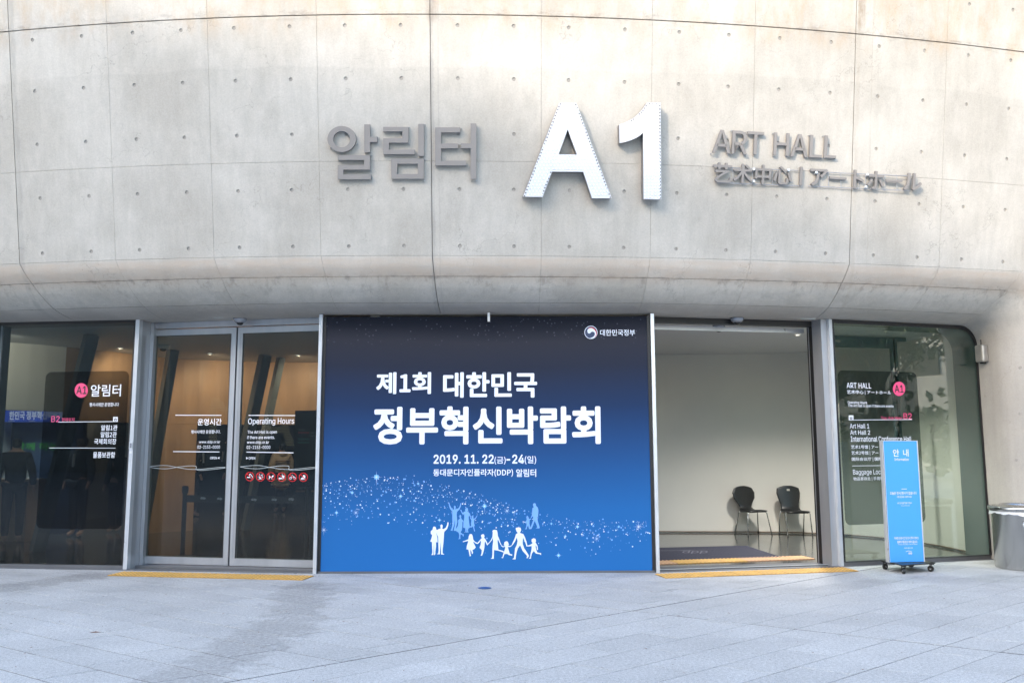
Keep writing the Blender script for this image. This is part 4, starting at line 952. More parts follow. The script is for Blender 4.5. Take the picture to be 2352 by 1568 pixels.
tl_('알림터', 507, 422, 676, 489, .012); tl_('행사시에만 운영합니다', 500, 523, 664, 545, .015)
ln_(325, 631.5, 657, 628.5, 3.2); shape_on(LG, [R4(632, 603, 658, 630)], M['vinyl'], lf, C4, off=.0031, name='icon'); shape_on(LG, [R4(638, 613, 652, 626), R4(642, 617, 648, 622)], M['vinyl_blk'], lf, C4, off=.004, name='icon_mark'); shape_on(LG, [rline(640, 608, 650, 608, 2)], M['vinyl_blk'], lf, C4, off=.004, name='icon_mark')
tl_('B2', 287, 598, 333, 631, .0, 'pink'); tl_('현재위치', 345, 608, 415, 629, .0, 'pink')
for s_, q in (('알림1관', (565, 648, 656, 679)), ('알림2관', (562, 686, 652, 717)), ('국제회의장', (526, 724, 650, 756)), ('물품보관함', (520, 798, 643, 831))): tl_(s_, *q, .014)
ln_(275, 776, 645, 777, 2.6)
dl_ = empty('door_lettering', LD.at(.7, 1.0, .003), 'white Korean opening-hours vinyl on the left leaf of the sliding doors', 'sign')
dk = dict(pl=LD, par=dl_)
ln_(980, 593, 1237, 594, 4.2, LD, dl_); tl_('운영시간', 1104, 612, 1238, 650, .018, **dk); tl_('행사시에만 운영합니다.', 1068, 676, 1232, 696, .018, **dk); tl_('www.ddp.or.kr', 1112, 735, 1230, 753, .012, **dk); tl_('02-2153-0000', 1103, 762, 1229, 780, .012, **dk)
ln_(967, 796, 1226, 798, 4.2, LD, dl_); tl_('OPEN', 1174, 825, 1212, 839, .02, **dk); shape_on(LD, [[(1216, 832), (1226, 825), (1226, 839)]], M['vinyl'], dl_, C4, off=.0035, name='arrow')
def waves(par, X0, X1, pts):
    for P in pts:
        q = bez([(X0+(X1-X0)*x, y) for x, y in P], 8); shape_on(LD, [stroke(q, 2.6)], M['swoosh'], par, C4, off=.0032+.0004*len(P) % .001, name='etched_line')
w1 = [(0, 881), (.10, 876), (.24, 874), (.37, 884), (.5, 893), (.61, 896), (.75, 892), (.9, 885), (1, 884)]
w2 = [(0, 881), (.10, 889), (.24, 892), (.40, 882), (.52, 876), (.61, 877), (.625, 885), (.62, 894), (.64, 899), (.7, 901), (.85, 895), (1, 887)]
waves(dl_, 827, 1259, [w1, w2])
de = empty('door_lettering', LD.at(1.8, 1.0, .003), 'white English Operating Hours vinyl above six red prohibition symbols on the right door leaf', 'sign')
dk = dict(pl=LD, par=de)
ln_(1389, 594, 1649, 595, 4.2, LD, de); tl_('Operating Hours', 1386, 609, 1644, 651, .012, **dk); tl_('The Art Hall is open', 1383, 678, 1547, 700, .012, **dk); tl_('if there are events.', 1381, 707, 1535, 726, .012, **dk)
tl_('www.ddp.or.kr', 1380, 736, 1503, 756, .012, **dk); tl_('02-2153-0000', 1378, 763, 1510, 781, .012, **dk); ln_(1377, 799, 1640, 803, 4.2, LD, de); tl_('OPEN', 1389, 826, 1426, 840, .02, **dk)
shape_on(LD, [[(1386, 833), (1376, 826), (1376, 840)]], M['vinyl'], de, C4, off=.0035, name='arrow'); waves(de, 1341, 1780, [w1, w2])
PI_ = lambda x, y: ((860+x/8.4)/1.55102, (1680+y/8.4)/1.55102)
def icon(cx, cy, loops, holes=()):
    for lp in loops: shape_on(LD, lp if isinstance(lp[0], list) else [lp], M['vinyl'], de, PI_, off=.0034, name='pictogram')
    shape_on(LD, [circ(cx, cy, 133, 137, 40), circ(cx, cy, 112, 116, 36)], M['red'], de, PI_, off=.0045, name='prohibition_ring')
    shape_on(LD, [stroke([(cx-80, cy-82), (cx+82, cy+84)], 22)], M['red'], de, PI_, off=.0049, name='prohibition_bar')
icon(250, 137, [R4(168, 150, 280, 178), stroke(bez([(270, 165), (250, 110), (245, 75), (265, 62), (285, 85), (300, 110), (325, 135), (325, 178)], 4), 18)])
icon(567, 142, [circ(592, 105, 15, 15, 12), R4(538, 60, 550, 130), R4(615, 65, 628, 190), [(530, 130), (600, 150), (580, 205), (540, 205)], [(485, 148), (510, 133), (510, 163)], [(662, 148), (638, 133), (638, 163)], R4(505, 205, 625, 216)])
icon(885, 146, [[(822, 95), (838, 125), (905, 140), (940, 95), (975, 120), (965, 140), (945, 140), (925, 170), (922, 218), (905, 218), (900, 180), (850, 172), (835, 218), (815, 218), (828, 165), (820, 130)]])
icon(1205, 150, [rrect(1118, 170, 1208, 218, 18, 4), [(1212, 105), (1290, 108), (1275, 218), (1222, 215)], stroke([(1222, 105), (1218, 65)], 10)])
icon(1527, 158, [[circ(1473, 185, 38, 38, 20), circ(1473, 185, 24, 24, 18)], [circ(1583, 185, 38, 38, 20), circ(1583, 185, 24, 24, 18)], stroke([(1473, 185), (1510, 125), (1515, 92), (1540, 92)], 11), stroke([(1500, 140), (1560, 150), (1583, 185)], 11), R4(1545, 122, 1578, 133)])
icon(1853, 160, [[(1850, 85), (1912, 108), (1912, 190), (1895, 210), (1785, 210), (1780, 185), (1838, 160)], R4(1775, 215, 1925, 223)]+[circ(1790+38*k, 226, 12, 12, 10) for k in range(4)])
rf = empty('window_directory', RG.at(.7, .6, .003), 'grey film directory with pink A1 disc and English and Chinese text on the right window', 'sign')
rounded_film(RG, (1146, 345), (1585, 350), (1198, 1208), (1650, 1190), .08, M['filmR'], rf, C6, .0015)
dk = dict(pl=RG, par=rf, cv=C6)
shape_on(RG, [circ(1494, 446, 34.5, 39.5, 40)], M['pink'], rf, C6, off=.003, name='disc'); tl_('A1', 1469, 425, 1519, 467, .02, 'vinyl_blk', off=.0045, **dk)
for s_, q, bd in (('ART HALL', (1201, 413, 1338, 443), .012), ('艺术中心 | アートホール', (1203, 455, 1450, 480), .014), ('Operating Hours', (1207, 515, 1315, 533), .012), ('The Art Hall is open if there are events', (1209, 533, 1463, 552), .012),
    ('Art Hall 1', (1219, 641, 1327, 667), .01), ('Art Hall 2', (1221, 677, 1332, 702), .01), ('International Conference Hall', (1224, 710, 1563, 741), .01), ('艺术1号馆 | アート', (1226, 760, 1397, 785), .014),
    ('艺术2号馆 | アート', (1228, 793, 1399, 818), .014), ('国际会议厅 | 国際', (1230, 828, 1400, 851), .014), ('Baggage Lock', (1237, 896, 1406, 931), .01), ('物品寄存处 | 手荷物', (1239, 937, 1407, 961), .012)): tl_(s_, *q, bd, **dk)
tl_('You Are Here', 1393, 600, 1511, 618, .0, 'pink', **dk); tl_('B2', 1519, 582, 1565, 615, .0, 'pink', **dk)
ln_(1238, 620, 1567, 617, 3, RG, rf, C6); ln_(1233, 876, 1405, 874, 3, RG, rf, C6)
shape_on(RG, [R4(1213, 594, 1239, 621)], M['vinyl'], rf, C6, off=.0031, name='icon'); shape_on(RG, [R4(1219, 604, 1233, 617), R4(1223, 608, 1229, 613)], M['vinyl_blk'], rf, C6, off=.004, name='icon_mark')

# ------------------------------------------------------------------ chairs in the right hall
def shell(name, prof, wid, thick, m, parent, base, rz, hole=None, dish=.02):
    """plastic seat shell: a strip of cross-sections along a bent profile (y forward, z up), half-width per section"""
    P = bez([p for p in prof], 5); Wd = [float(q) for q in np.interp(np.linspace(0, 1, len(P)), np.linspace(0, 1, len(wid)), wid)]
    Wd = [float(q) for q in Wd]; nx = 14; V = []; Fs = []
    c, s_ = math.cos(rz), math.sin(rz)
    T = []
    for i in range(len(P)):
        d = P[min(i+1, len(P)-1)]-P[max(i-1, 0)]; d /= np.linalg.norm(d); T.append(np.array([-d[1], d[0]]))
    for side in (0, 1):
        for i, p in enumerate(P):
            for k in range(nx+1):
                f = -1+2*k/nx; x = Wd[i]*f; off = dish*f*f-(thick if side else 0)
                q = p+T[i]*off; V.append((base[0]+x*c-q[0]*s_, base[1]+x*s_+q[0]*c, base[2]+q[1]))
    n = len(P)*(nx+1); m_ = nx+1
    skip = set()
    if hole:
        for i in range(len(P)-1):
            for k in range(nx):
                if hole[0] <= i < hole[1] and hole[2] <= k < hole[3]: skip.add((i, k))
    for i in range(len(P)-1):
        for k in range(nx):
            if (i, k) in skip: continue
            a = i*m_+k; Fs += [(a, a+1, a+m_+1, a+m_), (n+a, n+a+m_, n+a+m_+1, n+a+1)]
    for i in range(len(P)-1): Fs += [(i*m_, i*m_+m_, n+i*m_+m_, n+i*m_), (i*m_+nx, n+i*m_+nx, n+(i+1)*m_+nx, (i+1)*m_+nx)]
    for k in range(nx): Fs += [(k, n+k, n+k+1, k+1), ((len(P)-1)*m_+k, (len(P)-1)*m_+k+1, n+(len(P)-1)*m_+k+1, n+(len(P)-1)*m_+k)]
    return obj(name, V, Fs, m, parent, smooth=True)
def chair(cx, cy, rz, kind, label):
    t = empty('chair', (cx, cy, .009), label, 'chair', 'black plastic chairs against the cream wall')
    c, s_ = math.cos(rz), math.sin(rz); W = lambda x, y, z: (cx+x*c-y*s_, cy+x*s_+y*c, z+.009)
    sh = .46
    if kind == 'round':
        prof = [(.22, .445), (.18, .462), (.08, .455), (-.05, .445), (-.15, .455), (-.195, .50), (-.215, .56), (-.235, .66), (-.255, .76), (-.27, .845), (-.275, .885)]
        wid = [.12, .19, .215, .21, .17, .12, .15, .225, .24, .19, .05]; hole = None
    else:
        prof = [(.22, .445), (.18, .462), (.08, .458), (-.05, .448), (-.16, .455), (-.20, .50), (-.22, .57), (-.24, .66), (-.262, .76), (-.28, .85), (-.287, .895)]
        wid = [.16, .21, .225, .22, .20, .165, .17, .20, .222, .205, .07]; hole = (42, 44, 6, 8)
    shell('seat_shell', prof, wid, .012, M['black'], t, (cx, cy, .009), rz, hole)
    fr = MB()
    for x in (-.15, .15): fr.tube([W(x, .17, .435), W(x, -.14, .428)], .009, 8)
    fr.tube([W(-.19, .13, .425), W(.19, .13, .425)], .009, 8); fr.tube([W(-.19, -.13, .418), W(.19, -.13, .418)], .009, 8); fr.build('seat_frame', M['black'] if kind != 'round' else M['chrome'], t)
    for x in (-1, 1):
        for y, yo in ((.13, .20), (-.13, -.21)):
            k_ = .05 if kind == 'round' else .0
            P = [W(x*.15, y, .428), W(x*.19, y, .425), W(x*.205, y+(yo-y)*.15, .40), W(x*(.205+k_), yo, .0)]
            if kind != 'round': P[1] = W(x*.215, y, .435); P[2] = W(x*.225, y, .41); P[3] = W(x*.225, yo, 0)
            lg = MB().tube(P, .0105, 10).build('leg', M['chrome'], t, smooth=True)
            MB().tube([P[3], (P[3][0], P[3][1], P[3][2]+.02)], .0125, 8).build('foot_cap', M['black'], lg)
    t.scale = (.95, .95, .94)
    return t
qL = G(*((2560+430/4.1275)/1.55102, (1680+935/4.1275)/1.55102)[:2]) if False else G((2560+455/4.1275)/1.55102, (1680+938/4.1275)/1.55102)
qR = G((2560+1060/4.1275)/1.55102, (1680+955/4.1275)/1.55102)
chair(qL[0]+.07, qL[1], rad(180+20), 'round', 'black moulded chair with a round back and splayed chrome legs, turned sideways to the right')
chair(qR[0]+.09, qR[1], rad(180+4), 'waist', 'black moulded chair with a waisted back and a small grip hole, facing the doorway')

# door mat
mz = .0105; mp = [G(*C6(*p), mz) for p in ((-260, 1415), (840, 1388), (640, 1323), (-300, 1345))]
t = empty('door_mat', (float(np.mean([p[0] for p in mp])), float(np.mean([p[1] for p in mp])), .009), 'dark navy carpet mat with an upside-down ddp mark inside the open doorway', 'mat')
V = [(p[0], p[1], .0085) for p in mp]+[(p[0], p[1], .018) for p in mp]; obj('carpet', V, [(4, 5, 6, 7), (0, 1, 5, 4), (1, 2, 6, 5), (2, 3, 7, 6), (3, 0, 4, 7)], M['mat'], t)
def ground_shape(V2, Fs, quad, z, m, parent, name):
    """map the unit square (0,0)-(1,1) to four ground points"""
    q = [np.array(p) for p in quad]; W_ = []
    for v in V2:
        u, w_ = v[0], v[1]; p = q[0]*(1-u)*(1-w_)+q[1]*u*(1-w_)+q[2]*u*w_+q[3]*(1-u)*w_; W_.append((p[0], p[1], z+(v[2] if len(v) > 2 else 0)))
    return obj(name, W_, Fs, m, parent)
V, Fs = text_data('ddp', .015); A = np.array(V); mn, mx = A.min(0), A.max(0); V2 = [((v[0]-mn[0])/(mx[0]-mn[0]), (v[1]-mn[1])/(mx[1]-mn[1]), v[2]) for v in V]
gq = [G((2300+x/2.94)/1.55102, (1900+y/2.94)/1.55102) for x, y in ((660, 186), (395, 186), (375, 222), (640, 222))]
ground_shape([(v[0], v[1], v[2]) for v in V2], Fs, gq, .0186, M['matprint'], t, 'lettering')
V, Fs = flat_mesh([stroke(bez([(0, .5), (.2, .35), (.4, .6), (.6, .5), (.8, .55), (1, .45)], 5), .22)])
gq = [G((2300+x/2.94)/1.55102, (1900+y/2.94)/1.55102) for x, y in ((620, 175), (130, 182), (130, 200), (620, 192))]
ground_shape(V, Fs, gq, .0186, M['matprint'], t, 'logo_curve')

# ------------------------------------------------------------------ information stand on castors
zb = .118
a = G(2043.2, 1290.5, zb); c = G(2123.6, 1288.8, zb); SP = Pl(a[:2], c[:2])
st = empty('information_stand', ((a[0]+c[0])/2, (a[1]+c[1])/2+.03, 0), 'tall bright-blue information board on a black castor base beside the right window', 'sign stand')
top = SP.hit(*C6(1497, 735))[1]
MB().pbox(SP, .008, SP.len-.008, zb, top-.006, -.05, -.004).build('panel', M['blue'], st)
MB().pbox(SP, -.012, .007, zb-.004, top, -.060, .002).pbox(SP, SP.len-.007, SP.len+.004, zb-.004, top, -.060, .002).pbox(SP, .007, SP.len-.007, top-.005, top, -.058, .001).build('frame', M['steel_lt'], st)
MB().pbox(SP, -.006, .0, zb, top-.002, -.045, .0025).build('gasket', M['gasket'], st)
ts = lambda s_, x0, y0, x1, y1, bd=.012: text_on(SP, s_, x0, y0, x1, y1, M['vinyl'], st, C6, bd, off=.0005)
for s_, q, bd in (('안  내', (1460, 783, 1547, 824), .015), ('Information', (1468, 832, 1548, 847), .02), ('오늘은 전시/행사가 없습니다', (1443, 1019, 1592, 1038), .02), ('다른 출입문을 이용해 주세요', (1482, 1043, 1565, 1054), .01), ('NO EXHIBITION TODAY', (1485, 1078, 1567, 1088), .01),
    ('Use another gate', (1505, 1094, 1553, 1102), .0), ('자세한 운영시간 및 전시/행사 정보는', (1467, 1271, 1604, 1287), .018), ('홈페이지를 참조 부탁드립니다.', (1484, 1292, 1598, 1307), .018), ('For more information, Visit our Website', (1489, 1309, 1597, 1318), .0),
    ('www.ddp.or.kr', (1522, 1329, 1571, 1338), .01), ('ddp', (1546, 1357, 1567, 1371), .03)): ts(s_, *q, bd)
shape_on(SP, [R4(1508, 1003, 1538, 1006)], M['vinyl'], st, C6, off=.0005, name='rule'); shape_on(SP, [stroke(bez([(1532, 1355), (1545, 1350), (1557, 1352), (1566, 1356)], 5), 2.2)], M['vinyl'], st, C6, off=.0005, name='logo_curve')
cr = [G((3100+x/3.0167)/1.55102, (1540+y/3.0167)/1.55102, .112) for x, y in ((110, 1368), (350, 1422), (700, 1395))]
cr.append(cr[0]+cr[2]-cr[1]); V = [(p[0], p[1], z) for z in (.098, .112) for p in cr]
obj('base_plate', V, [(0, 3, 2, 1), (4, 5, 6, 7), (0, 1, 5, 4), (1, 2, 6, 5), (2, 3, 7, 6), (3, 0, 4, 7)], M['black'], st)
cc = sum(cr)/4
for i, p in enumerate(cr):
    q = cc+(p-cc)*.86; ang = .5+i*.9; d = np.array([math.cos(ang), math.sin(ang), 0]); n_ = np.array([-d[1], d[0], 0]); w0 = np.array([q[0], q[1], .036])+d*.012
    root = MB().box((q[0], q[1], .092), (.045, .045, .012)).tube([w0+n_*.019+[0, 0, 0], w0+n_*.019+[0, 0, .05]], .006, 6).tube([w0-n_*.019, w0-n_*.019+[0, 0, .05]], .006, 6).build('castor', M['black'], st)
    MB().tube([w0-n_*.013, w0+n_*.013], .036, 18).build('wheel', M['black'], root); MB().tube([w0-n_*.016, w0+n_*.016], .012, 10).build('hub', M['steel'], root)

# ------------------------------------------------------------------ steel bin at the right edge
cx, cy = 6.46, 11.0
t = empty('waste_bin', (cx, cy, 0), 'round brushed-steel bin with a clear bag rim at the right edge of the entrance', 'bin')
b = MB(); b.lathe((cx, cy, 0), [(.352, .004), (.358, .012), (.362, .70), (.366, .705)], 56, cap=False); b.lathe((cx, cy, 0), [(.352, .004), (.0, .004)], 56, cap=False); b.build('body', M['inox'], t, smooth=True)
b = MB(); b.lathe((cx, cy, 0), [(.372, .702), (.378, .71), (.392, .722), (.396, .742), (.394, .762), (.386, .768), (.375, .765), (.30, .778), (.255, .792), (.235, .79), (.225, .74)], 56, cap=False); b.build('lid', M['inox'], t, smooth=True)
V = []; Fs = []; n = 72
for r_, k in enumerate((0, 1, 2)):
    for j in range(n):
        a = 2*math.pi*j/n; w_ = math.sin(a*9+1)*.5+math.sin(a*23)*.3+math.sin(a*5)*.4; V.append((cx+(.372+.006*k+.004*w_*k*.6)*math.cos(a), cy+(.372+.006*k+.004*w_*k*.6)*math.sin(a), .712-k*.018-k*.008*w_))
for r_ in range(2):
    for j in range(n): Fs.append((r_*n+j, r_*n+(j+1) % n, (r_+1)*n+(j+1) % n, (r_+1)*n+j))
obj('bin_bag', V, Fs, M['bag'], t, smooth=True)
ha = math.atan2(-1, -.42); hx = lambda dz, da, r_: (cx+r_*math.cos(ha+da), cy+r_*math.sin(ha+da), dz)
MB().tube([hx(.60, -.13, .366), hx(.60, .13, .366)], .011, 8).tube([hx(.598, -.14, .372), hx(.565, -.165, .385), hx(.535, -.15, .388), hx(.525, -.10, .389), hx(.525, .10, .389), hx(.535, .15, .388), hx(.565, .165, .385), hx(.598, .14, .372)], .0055, 8).build('handle', M['chrome'], t, smooth=True)

# ------------------------------------------------------------------ small fittings
def on_jamb(px, py):
    best = None
    for u in np.linspace(7.64, 10.54, 200):
        O, E = OE(u)
        for i in range(2, 36):
            P = lipcurve(O, E, i); d = P-_C; xx = FW/2+FPX*(d@_R)/(d@_fw); yy = FH/2-FPX*(d@_U)/(d@_fw); q = (xx-px)**2+(yy-py)**2
            if best is None or q < best[0]: best = (q, P, lipcurve(O, E, i+1)-lipcurve(O, E, i-1))
    tx = best[2]/np.linalg.norm(best[2]); nn = np.cross([0, 0, 1.], tx); nn = nn if nn@np.array([-1, -1, 0.]) > 0 else -nn
    return best[1], tx, nn
P, tx, nn = on_jamb(2264, 812); az = math.atan2(tx[1], tx[0]); cc_ = P+nn*.055
t = empty('wall_unit', P-np.array([0, 0, .12]), 'small beige metal box with a stub aerial on the concrete jamb above the bin', 'wall box')
MB().box(cc_, (.15, .10, .24), az, .022).build('case', M['boxmetal'], t, smooth=False)
MB().tube([cc_+[0, 0, .11], cc_+[0, 0, .19]], .008, 8).build('aerial', M['black'], t); MB().box(cc_-np.array([-.01, 0, .125]), (.06, .05, .03), az).build('cable_gland', M['black'], t)
def dome(pos, r, label, shade=M['dome'], lens=M['black'], flip=False):
    t = empty('dome_camera', pos, label, 'camera')
    prof = [(r, 0), (r*1.0, -r*.18), (r*.92, -r*.42), (r*.7, -r*.62), (r*.45, -r*.72)]
    MB().lathe(pos, [(r*.02, .001)]+prof+[(r*.02, -r*.76)], 24, cap=False).build('housing', shade, t, smooth=True)
    MB().lathe((pos[0], pos[1], pos[2]-r*.58), [(r*.55, 0), (r*.5, -r*.25), (r*.32, -r*.42), (0.005, -r*.48)], 20, cap=False).build('lens', lens, t, smooth=True)
def at_z(px, py, z): return G(px, py, z)
q = at_z(543, 727, ZS-.002); dome((q[0], 10.98, ZS-.002), .085, 'grey dome camera under the soffit above the meeting edge of the closed sliding doors')
q = RD.hit(1685, 731); p = RD.at(q[0], ZS-.002, .10); dome(tuple(p), .085, 'grey dome camera under the soffit above the open doorway')
q = G(584, 748, ZS+.01); dome((q[0]+0, q[1], ZS+.010), .085, 'small grey sensor dome on the lobby ceiling behind the right door leaf')
q = G(1651, 748, ZS+.01); dome(tuple(q), .085, 'small grey sensor dome on the ceiling just inside the open doorway')
q = G(375, 792, ZS+.01); dome(tuple(q), .10, 'dark-lensed dome camera on the lobby ceiling behind the left door leaf', M['white'])
MB().box((-.29, 10.58, ZS-.055), (.03, .03, .11)).build('door_sensor', M['white'], label='thin white sensor stub hanging from the soffit over the banner', cat='sensor')
q = LG.hit(323, 1017, 0)
t = empty('door_switch', LG.at(LG.len+.028, 1.50, .034), 'small steel key switch on the post left of the closed doors', 'switch')
MB().pbox(LG, LG.len+.006, LG.len+.052, 1.51, 1.60, .035, .047).build('plate', M['steel_lt'], t); MB().pbox(LG, LG.len+.016, LG.len+.042, 1.525, 1.585, .0475, .050).build('key_panel', M['dome'], t); MB().pbox(LG, LG.len+.012, LG.len+.046, 1.455, 1.485, .035, .038).build('label', M['white'], t)
q = G(1113, 1350); b = MB(); b.lathe((q[0], q[1], .002), [(.075, .002), (.065, .0045), (.001, .005)], 32, cap=False); b.build('floor_disc', M['sticker'], label='round blue marker disc set in the paving in front of the banner', cat='floor marker')
q = G(*C6(1474, 1460)); MB().add([(q[0]-.09, q[1]-.03, .004), (q[0]+.09, q[1]-.02, .006), (q[0]+.08, q[1]+.04, .016), (q[0]-.07, q[1]+.03, .008)], [(0, 1, 2, 3)]) if False else None
b = MB(); b.add([(q[0]-.09, q[1]-.03, .005), (q[0], q[1]-.035, .012), (q[0]+.09, q[1]-.02, .006), (q[0]+.08, q[1]+.04, .010), (q[0], q[1]+.035, .018), (q[0]-.07, q[1]+.03, .006)], [(0, 1, 4, 5), (1, 2, 3, 4)]); b.build('paper_scrap', M['paper'], label='crumpled white paper scrap on the paving below the information stand', cat='litter')
q = G(338, 1560-1568+1568-0) if False else None
q = G(*((875/2.579)/1.55102, (2000+652/2.579)/1.55102)); b = MB(); b.add([(q[0]-.05, q[1]-.012, .004), (q[0], q[1]+.004, .012), (q[0]+.05, q[1]+.008, .004), (q[0]+.0, q[1]-.016, .006)], [(0, 3, 1), (3, 2, 1)]); b.build('fallen_leaf', M['leafd'], label='single curled brown leaf lying on the left foreground paving', cat='leaf')
b = MB(); rnd = random.Random(11)
for _ in range(260):
    x, y = rnd.uniform(-6, 6.5), rnd.uniform(5.3, 10.6); a = rnd.random()*6.28; l = rnd.uniform(.006, .016); n = len(b.v)
    b.v += [(x+l*math.cos(a), y+l*math.sin(a), .0022), (x-l*.3*math.sin(a), y+l*.3*math.cos(a), .005), (x-l*math.cos(a), y-l*math.sin(a), .0022), (x+l*.3*math.sin(a), y-l*.3*math.cos(a), .003)]; b.f.append((n, n+1, n+2, n+3))
b.build('ground_debris', M['leafd'], kind='stuff', label='tiny bits of dry leaf and grit scattered over the pavement', cat='debris')

# ------------------------------------------------------------------ lobby behind the left glazing
def ceiling_lamp(x, y, power, col, label, group='recessed lamps in the lobby ceiling', aim=(0, 0, -1), z=ZS+.008, spot=1.6, r=.034):
    t = empty('downlight', (x, y, z), label, 'lamp', group)
    MB().lathe((x, y, z), [(r*1.5, -.001), (r*1.45, -.012), (r, -.012)], 20, cap=False).build('trim', M['white'], t)
    MB().lathe((x, y, z), [(r, -.008), (r*.98, -.004), (.001, -.004)], 16, cap=False).build('diffuser', M['lamp'], t)
    l = bpy.data.lights.new('downlight_beam', 'SPOT'); l.energy = power; l.color = col; l.spot_size = spot; l.spot_blend = .8; l.shadow_soft_size = .16
    o = bpy.data.objects.new('beam', l); COL.objects.link(o); o.location = (0, 0, -.03); o.parent = t; o.rotation_euler = (-Vector(aim)).to_track_quat('Z', 'Y').to_euler()
# curved bulkhead: cream at the far left, timber beyond; open below
BK = [(-9.2, 12.9), (-8.3, 13.3), (-7.6, 13.9), (-6.9, 15.0), (-6.4, 15.9), (-5.4, 16.5), (-4.0, 16.8), (-1.8, 16.9)]
bk = bez(BK, 4)
def band(name, i0, i1, z0, z1, m):
    V = []
    for p in bk[i0:i1+1]: V += [(p[0], p[1], z0), (p[0], p[1], z1)]
    b_ = len(V)
    for p in bk[i0:i1+1]: V += [(p[0]-.05, p[1]+.16, z0), (p[0]-.05, p[1]+.16, z1)]
    n = i1-i0; Fs = [(2*k, 2*k+2, 2*k+3, 2*k+1) for k in range(n)]+[(2*k, 2*k+b_, 2*k+2+b_, 2*k+2) for k in range(n)]
    return obj(name, V, Fs, m, building, smooth=False)
band('cream_panel', 0, 9, 2.13, 3.2, M['wallin'])
for i0 in range(9, 28, 4): band('timber_panel', i0, min(i0+4, 28), 1.98, 3.2, M['wood'])
b = MB(); P0, P1 = (-6.85, 15.6), (-6.35, 16.3)
band('timber_pier', 15, 18, .008, 1.978, M['wood'])
MB().box((-10, 24.5, 1.6), (.0+16, .2, 3.2)).build('rear_wall', M['dark'], building)
MB().box((-2.2, 20.8, 1.6), (.12, 7.6, 3.2)).build('rear_partition', M['dark'], building)
# slanting steel columns
def slant(top, bot, wd, label=None):
    a = np.array(top); b_ = np.array(bot); MB().tube([a, b_], wd, 4).build('slanted_column', M['steelcol'], building)
for (x0, y0), (x1, y1), Yd, wd in (((505, 175), (280, 1060), 12.6, .12), ((965, 240), (835, 1000), 14.6, .11), ((1480, 270), (1330, 980), 15.4, .12), ((1570, 270), (1400, 1080), 15.9, .085)):
    def atY(px, py, Y_): v = ray(*C4(px, py)); return _C+v*(Y_/v[1])
    a = atY(x0, y0, Yd); b_ = atY(x1, y1, Yd+.3); d = b_-a; a2 = a-d*((a[2]-3.2)/d[2]) if d[2] else a; b2 = a+d*((.01-a[2])/d[2]); slant(a2, b2, wd)
# reception booth with lit fascia
bo = Pl((-10.4, 15.6), (-7.0, 14.9)); bt = empty('reception_booth', bo.at(1.6, 0, .2), 'blue-fasciaed reception booth with white Hangul letters, far left inside the lobby', 'booth')
zt = bo.hit(*C4(200, 565))[1]; zf = bo.hit(*C4(200, 625))[1]; se = bo.hit(*C4(360, 600))[0]
MB().pbox(bo, se-1.5, se, zf, zt+.02, -.6, .0).build('fascia', M['boothblue'], bt); MB().pbox(bo, se-1.5, se, .01, zf-.002, -.6, -.5).build('backdrop', M['boothdark'], bt)
MB().pbox(bo, se-1.5, se, .01, 1.02, .3, .75).build('counter', M['wood'], bt)
text_on(bo, '한민국 정부혁신박람회', 52, 568, 352, 618, M['boothlet'], bt, C4, .04, off=.03); text_on(bo, '함께 하는', 85, 745, 330, 790, M['green'], bt, C4, .01, off=-.48)
for k in range(3):
    p = bo.at(se-.18-.42*k, zf-.004, .06); ceiling_lamp(p[0], p[1], 14, (.75, .88, 1), 'small lit lamp under the blue booth fascia, '+('nearest the doors', 'middle of three', 'leftmost of three')[k], 'lamps under the booth fascia', z=zf+.004, aim=(0, .3, -1), spot=1.9)
# information panel board and belt barrier
ib = Pl((-3.55, 15.2), (-2.3, 14.9)); it = empty('lobby_notice_board', ib.at(.6, 0, 0), 'dark notice board with coloured bars and faint Hangul lines behind the right door leaf', 'board')
s0_ = ib.hit(*C4(1645, 700))[0]; MB().pbox(ib, s0_, s0_+1.3, .35, ib.hit(*C4(1720, 567))[1], -.05, 0).build('board', M['boardgrey'], it)
for y, m in ((691, 'redb'), (709, 'boardgrey'), (727, 'tealb'), (745, 'tealb')): shape_on(ib, [R4(1665, y-6, 1727, y+6)], M[m], it, C4, off=.003, name='bar')
shape_on(ib, [R4(1652, 1012, 1760, 1022)], M['orngb'], it, C4, off=.003, name='bar')
ml = mat('faded_print', (.22, .22, .22), .7)
for s_, q in (('전시개요', (1665, 668, 1705, 680)), ('사회의 가치', (1735, 686, 1772, 697)), ('디지털 서비스', (1733, 704, 1775, 715)), ('주요프로그램', (1657, 994, 1708, 1006)), ('제1회', (1762, 590, 1788, 603)), ('정부', (1766, 606, 1790, 628))): text_on(ib, s_, *q, ml, it, C4, .0, off=.004)
def stanchion(px, py, label):
    q = G(*C4(px, py), .009); t = empty('belt_post', (q[0], q[1], .009), label, 'barrier post', 'belt barrier posts inside the doors')
    MB().lathe((q[0], q[1], .009), [(.17, 0), (.17, .012), (.05, .03), (.03, .04)], 24).build('base', M['black'], t); MB().lathe((q[0], q[1], .009), [(.032, .03), (.032, .92)], 16).build('pole', M['black'], t); MB().lathe((q[0], q[1], .009), [(.042, .88), (.045, .9), (.045, .97), (.03, .985)], 16).build('head', M['black'], t); return q
qa = stanchion(1018, 1385, 'black belt post behind the left door leaf'); qb = stanchion(1710, 1408, 'black belt post at the right end of the barrier')
bt_ = Pl(qa[:2], qb[:2]); t = empty('barrier_belt', bt_.at(bt_.len/2, .9), 'black retractable belt printed with small white ddp marks, stretched between two posts', 'barrier belt')
zt_ = bt_.hit(*C4(1400, 1043))[1]; zb_ = bt_.hit(*C4(1400, 1084))[1]
MB().pbox(bt_, .03, bt_.len-.03, max(zb_, zt_-.12), zt_, -.003, .003).build('belt', M['black'], t)
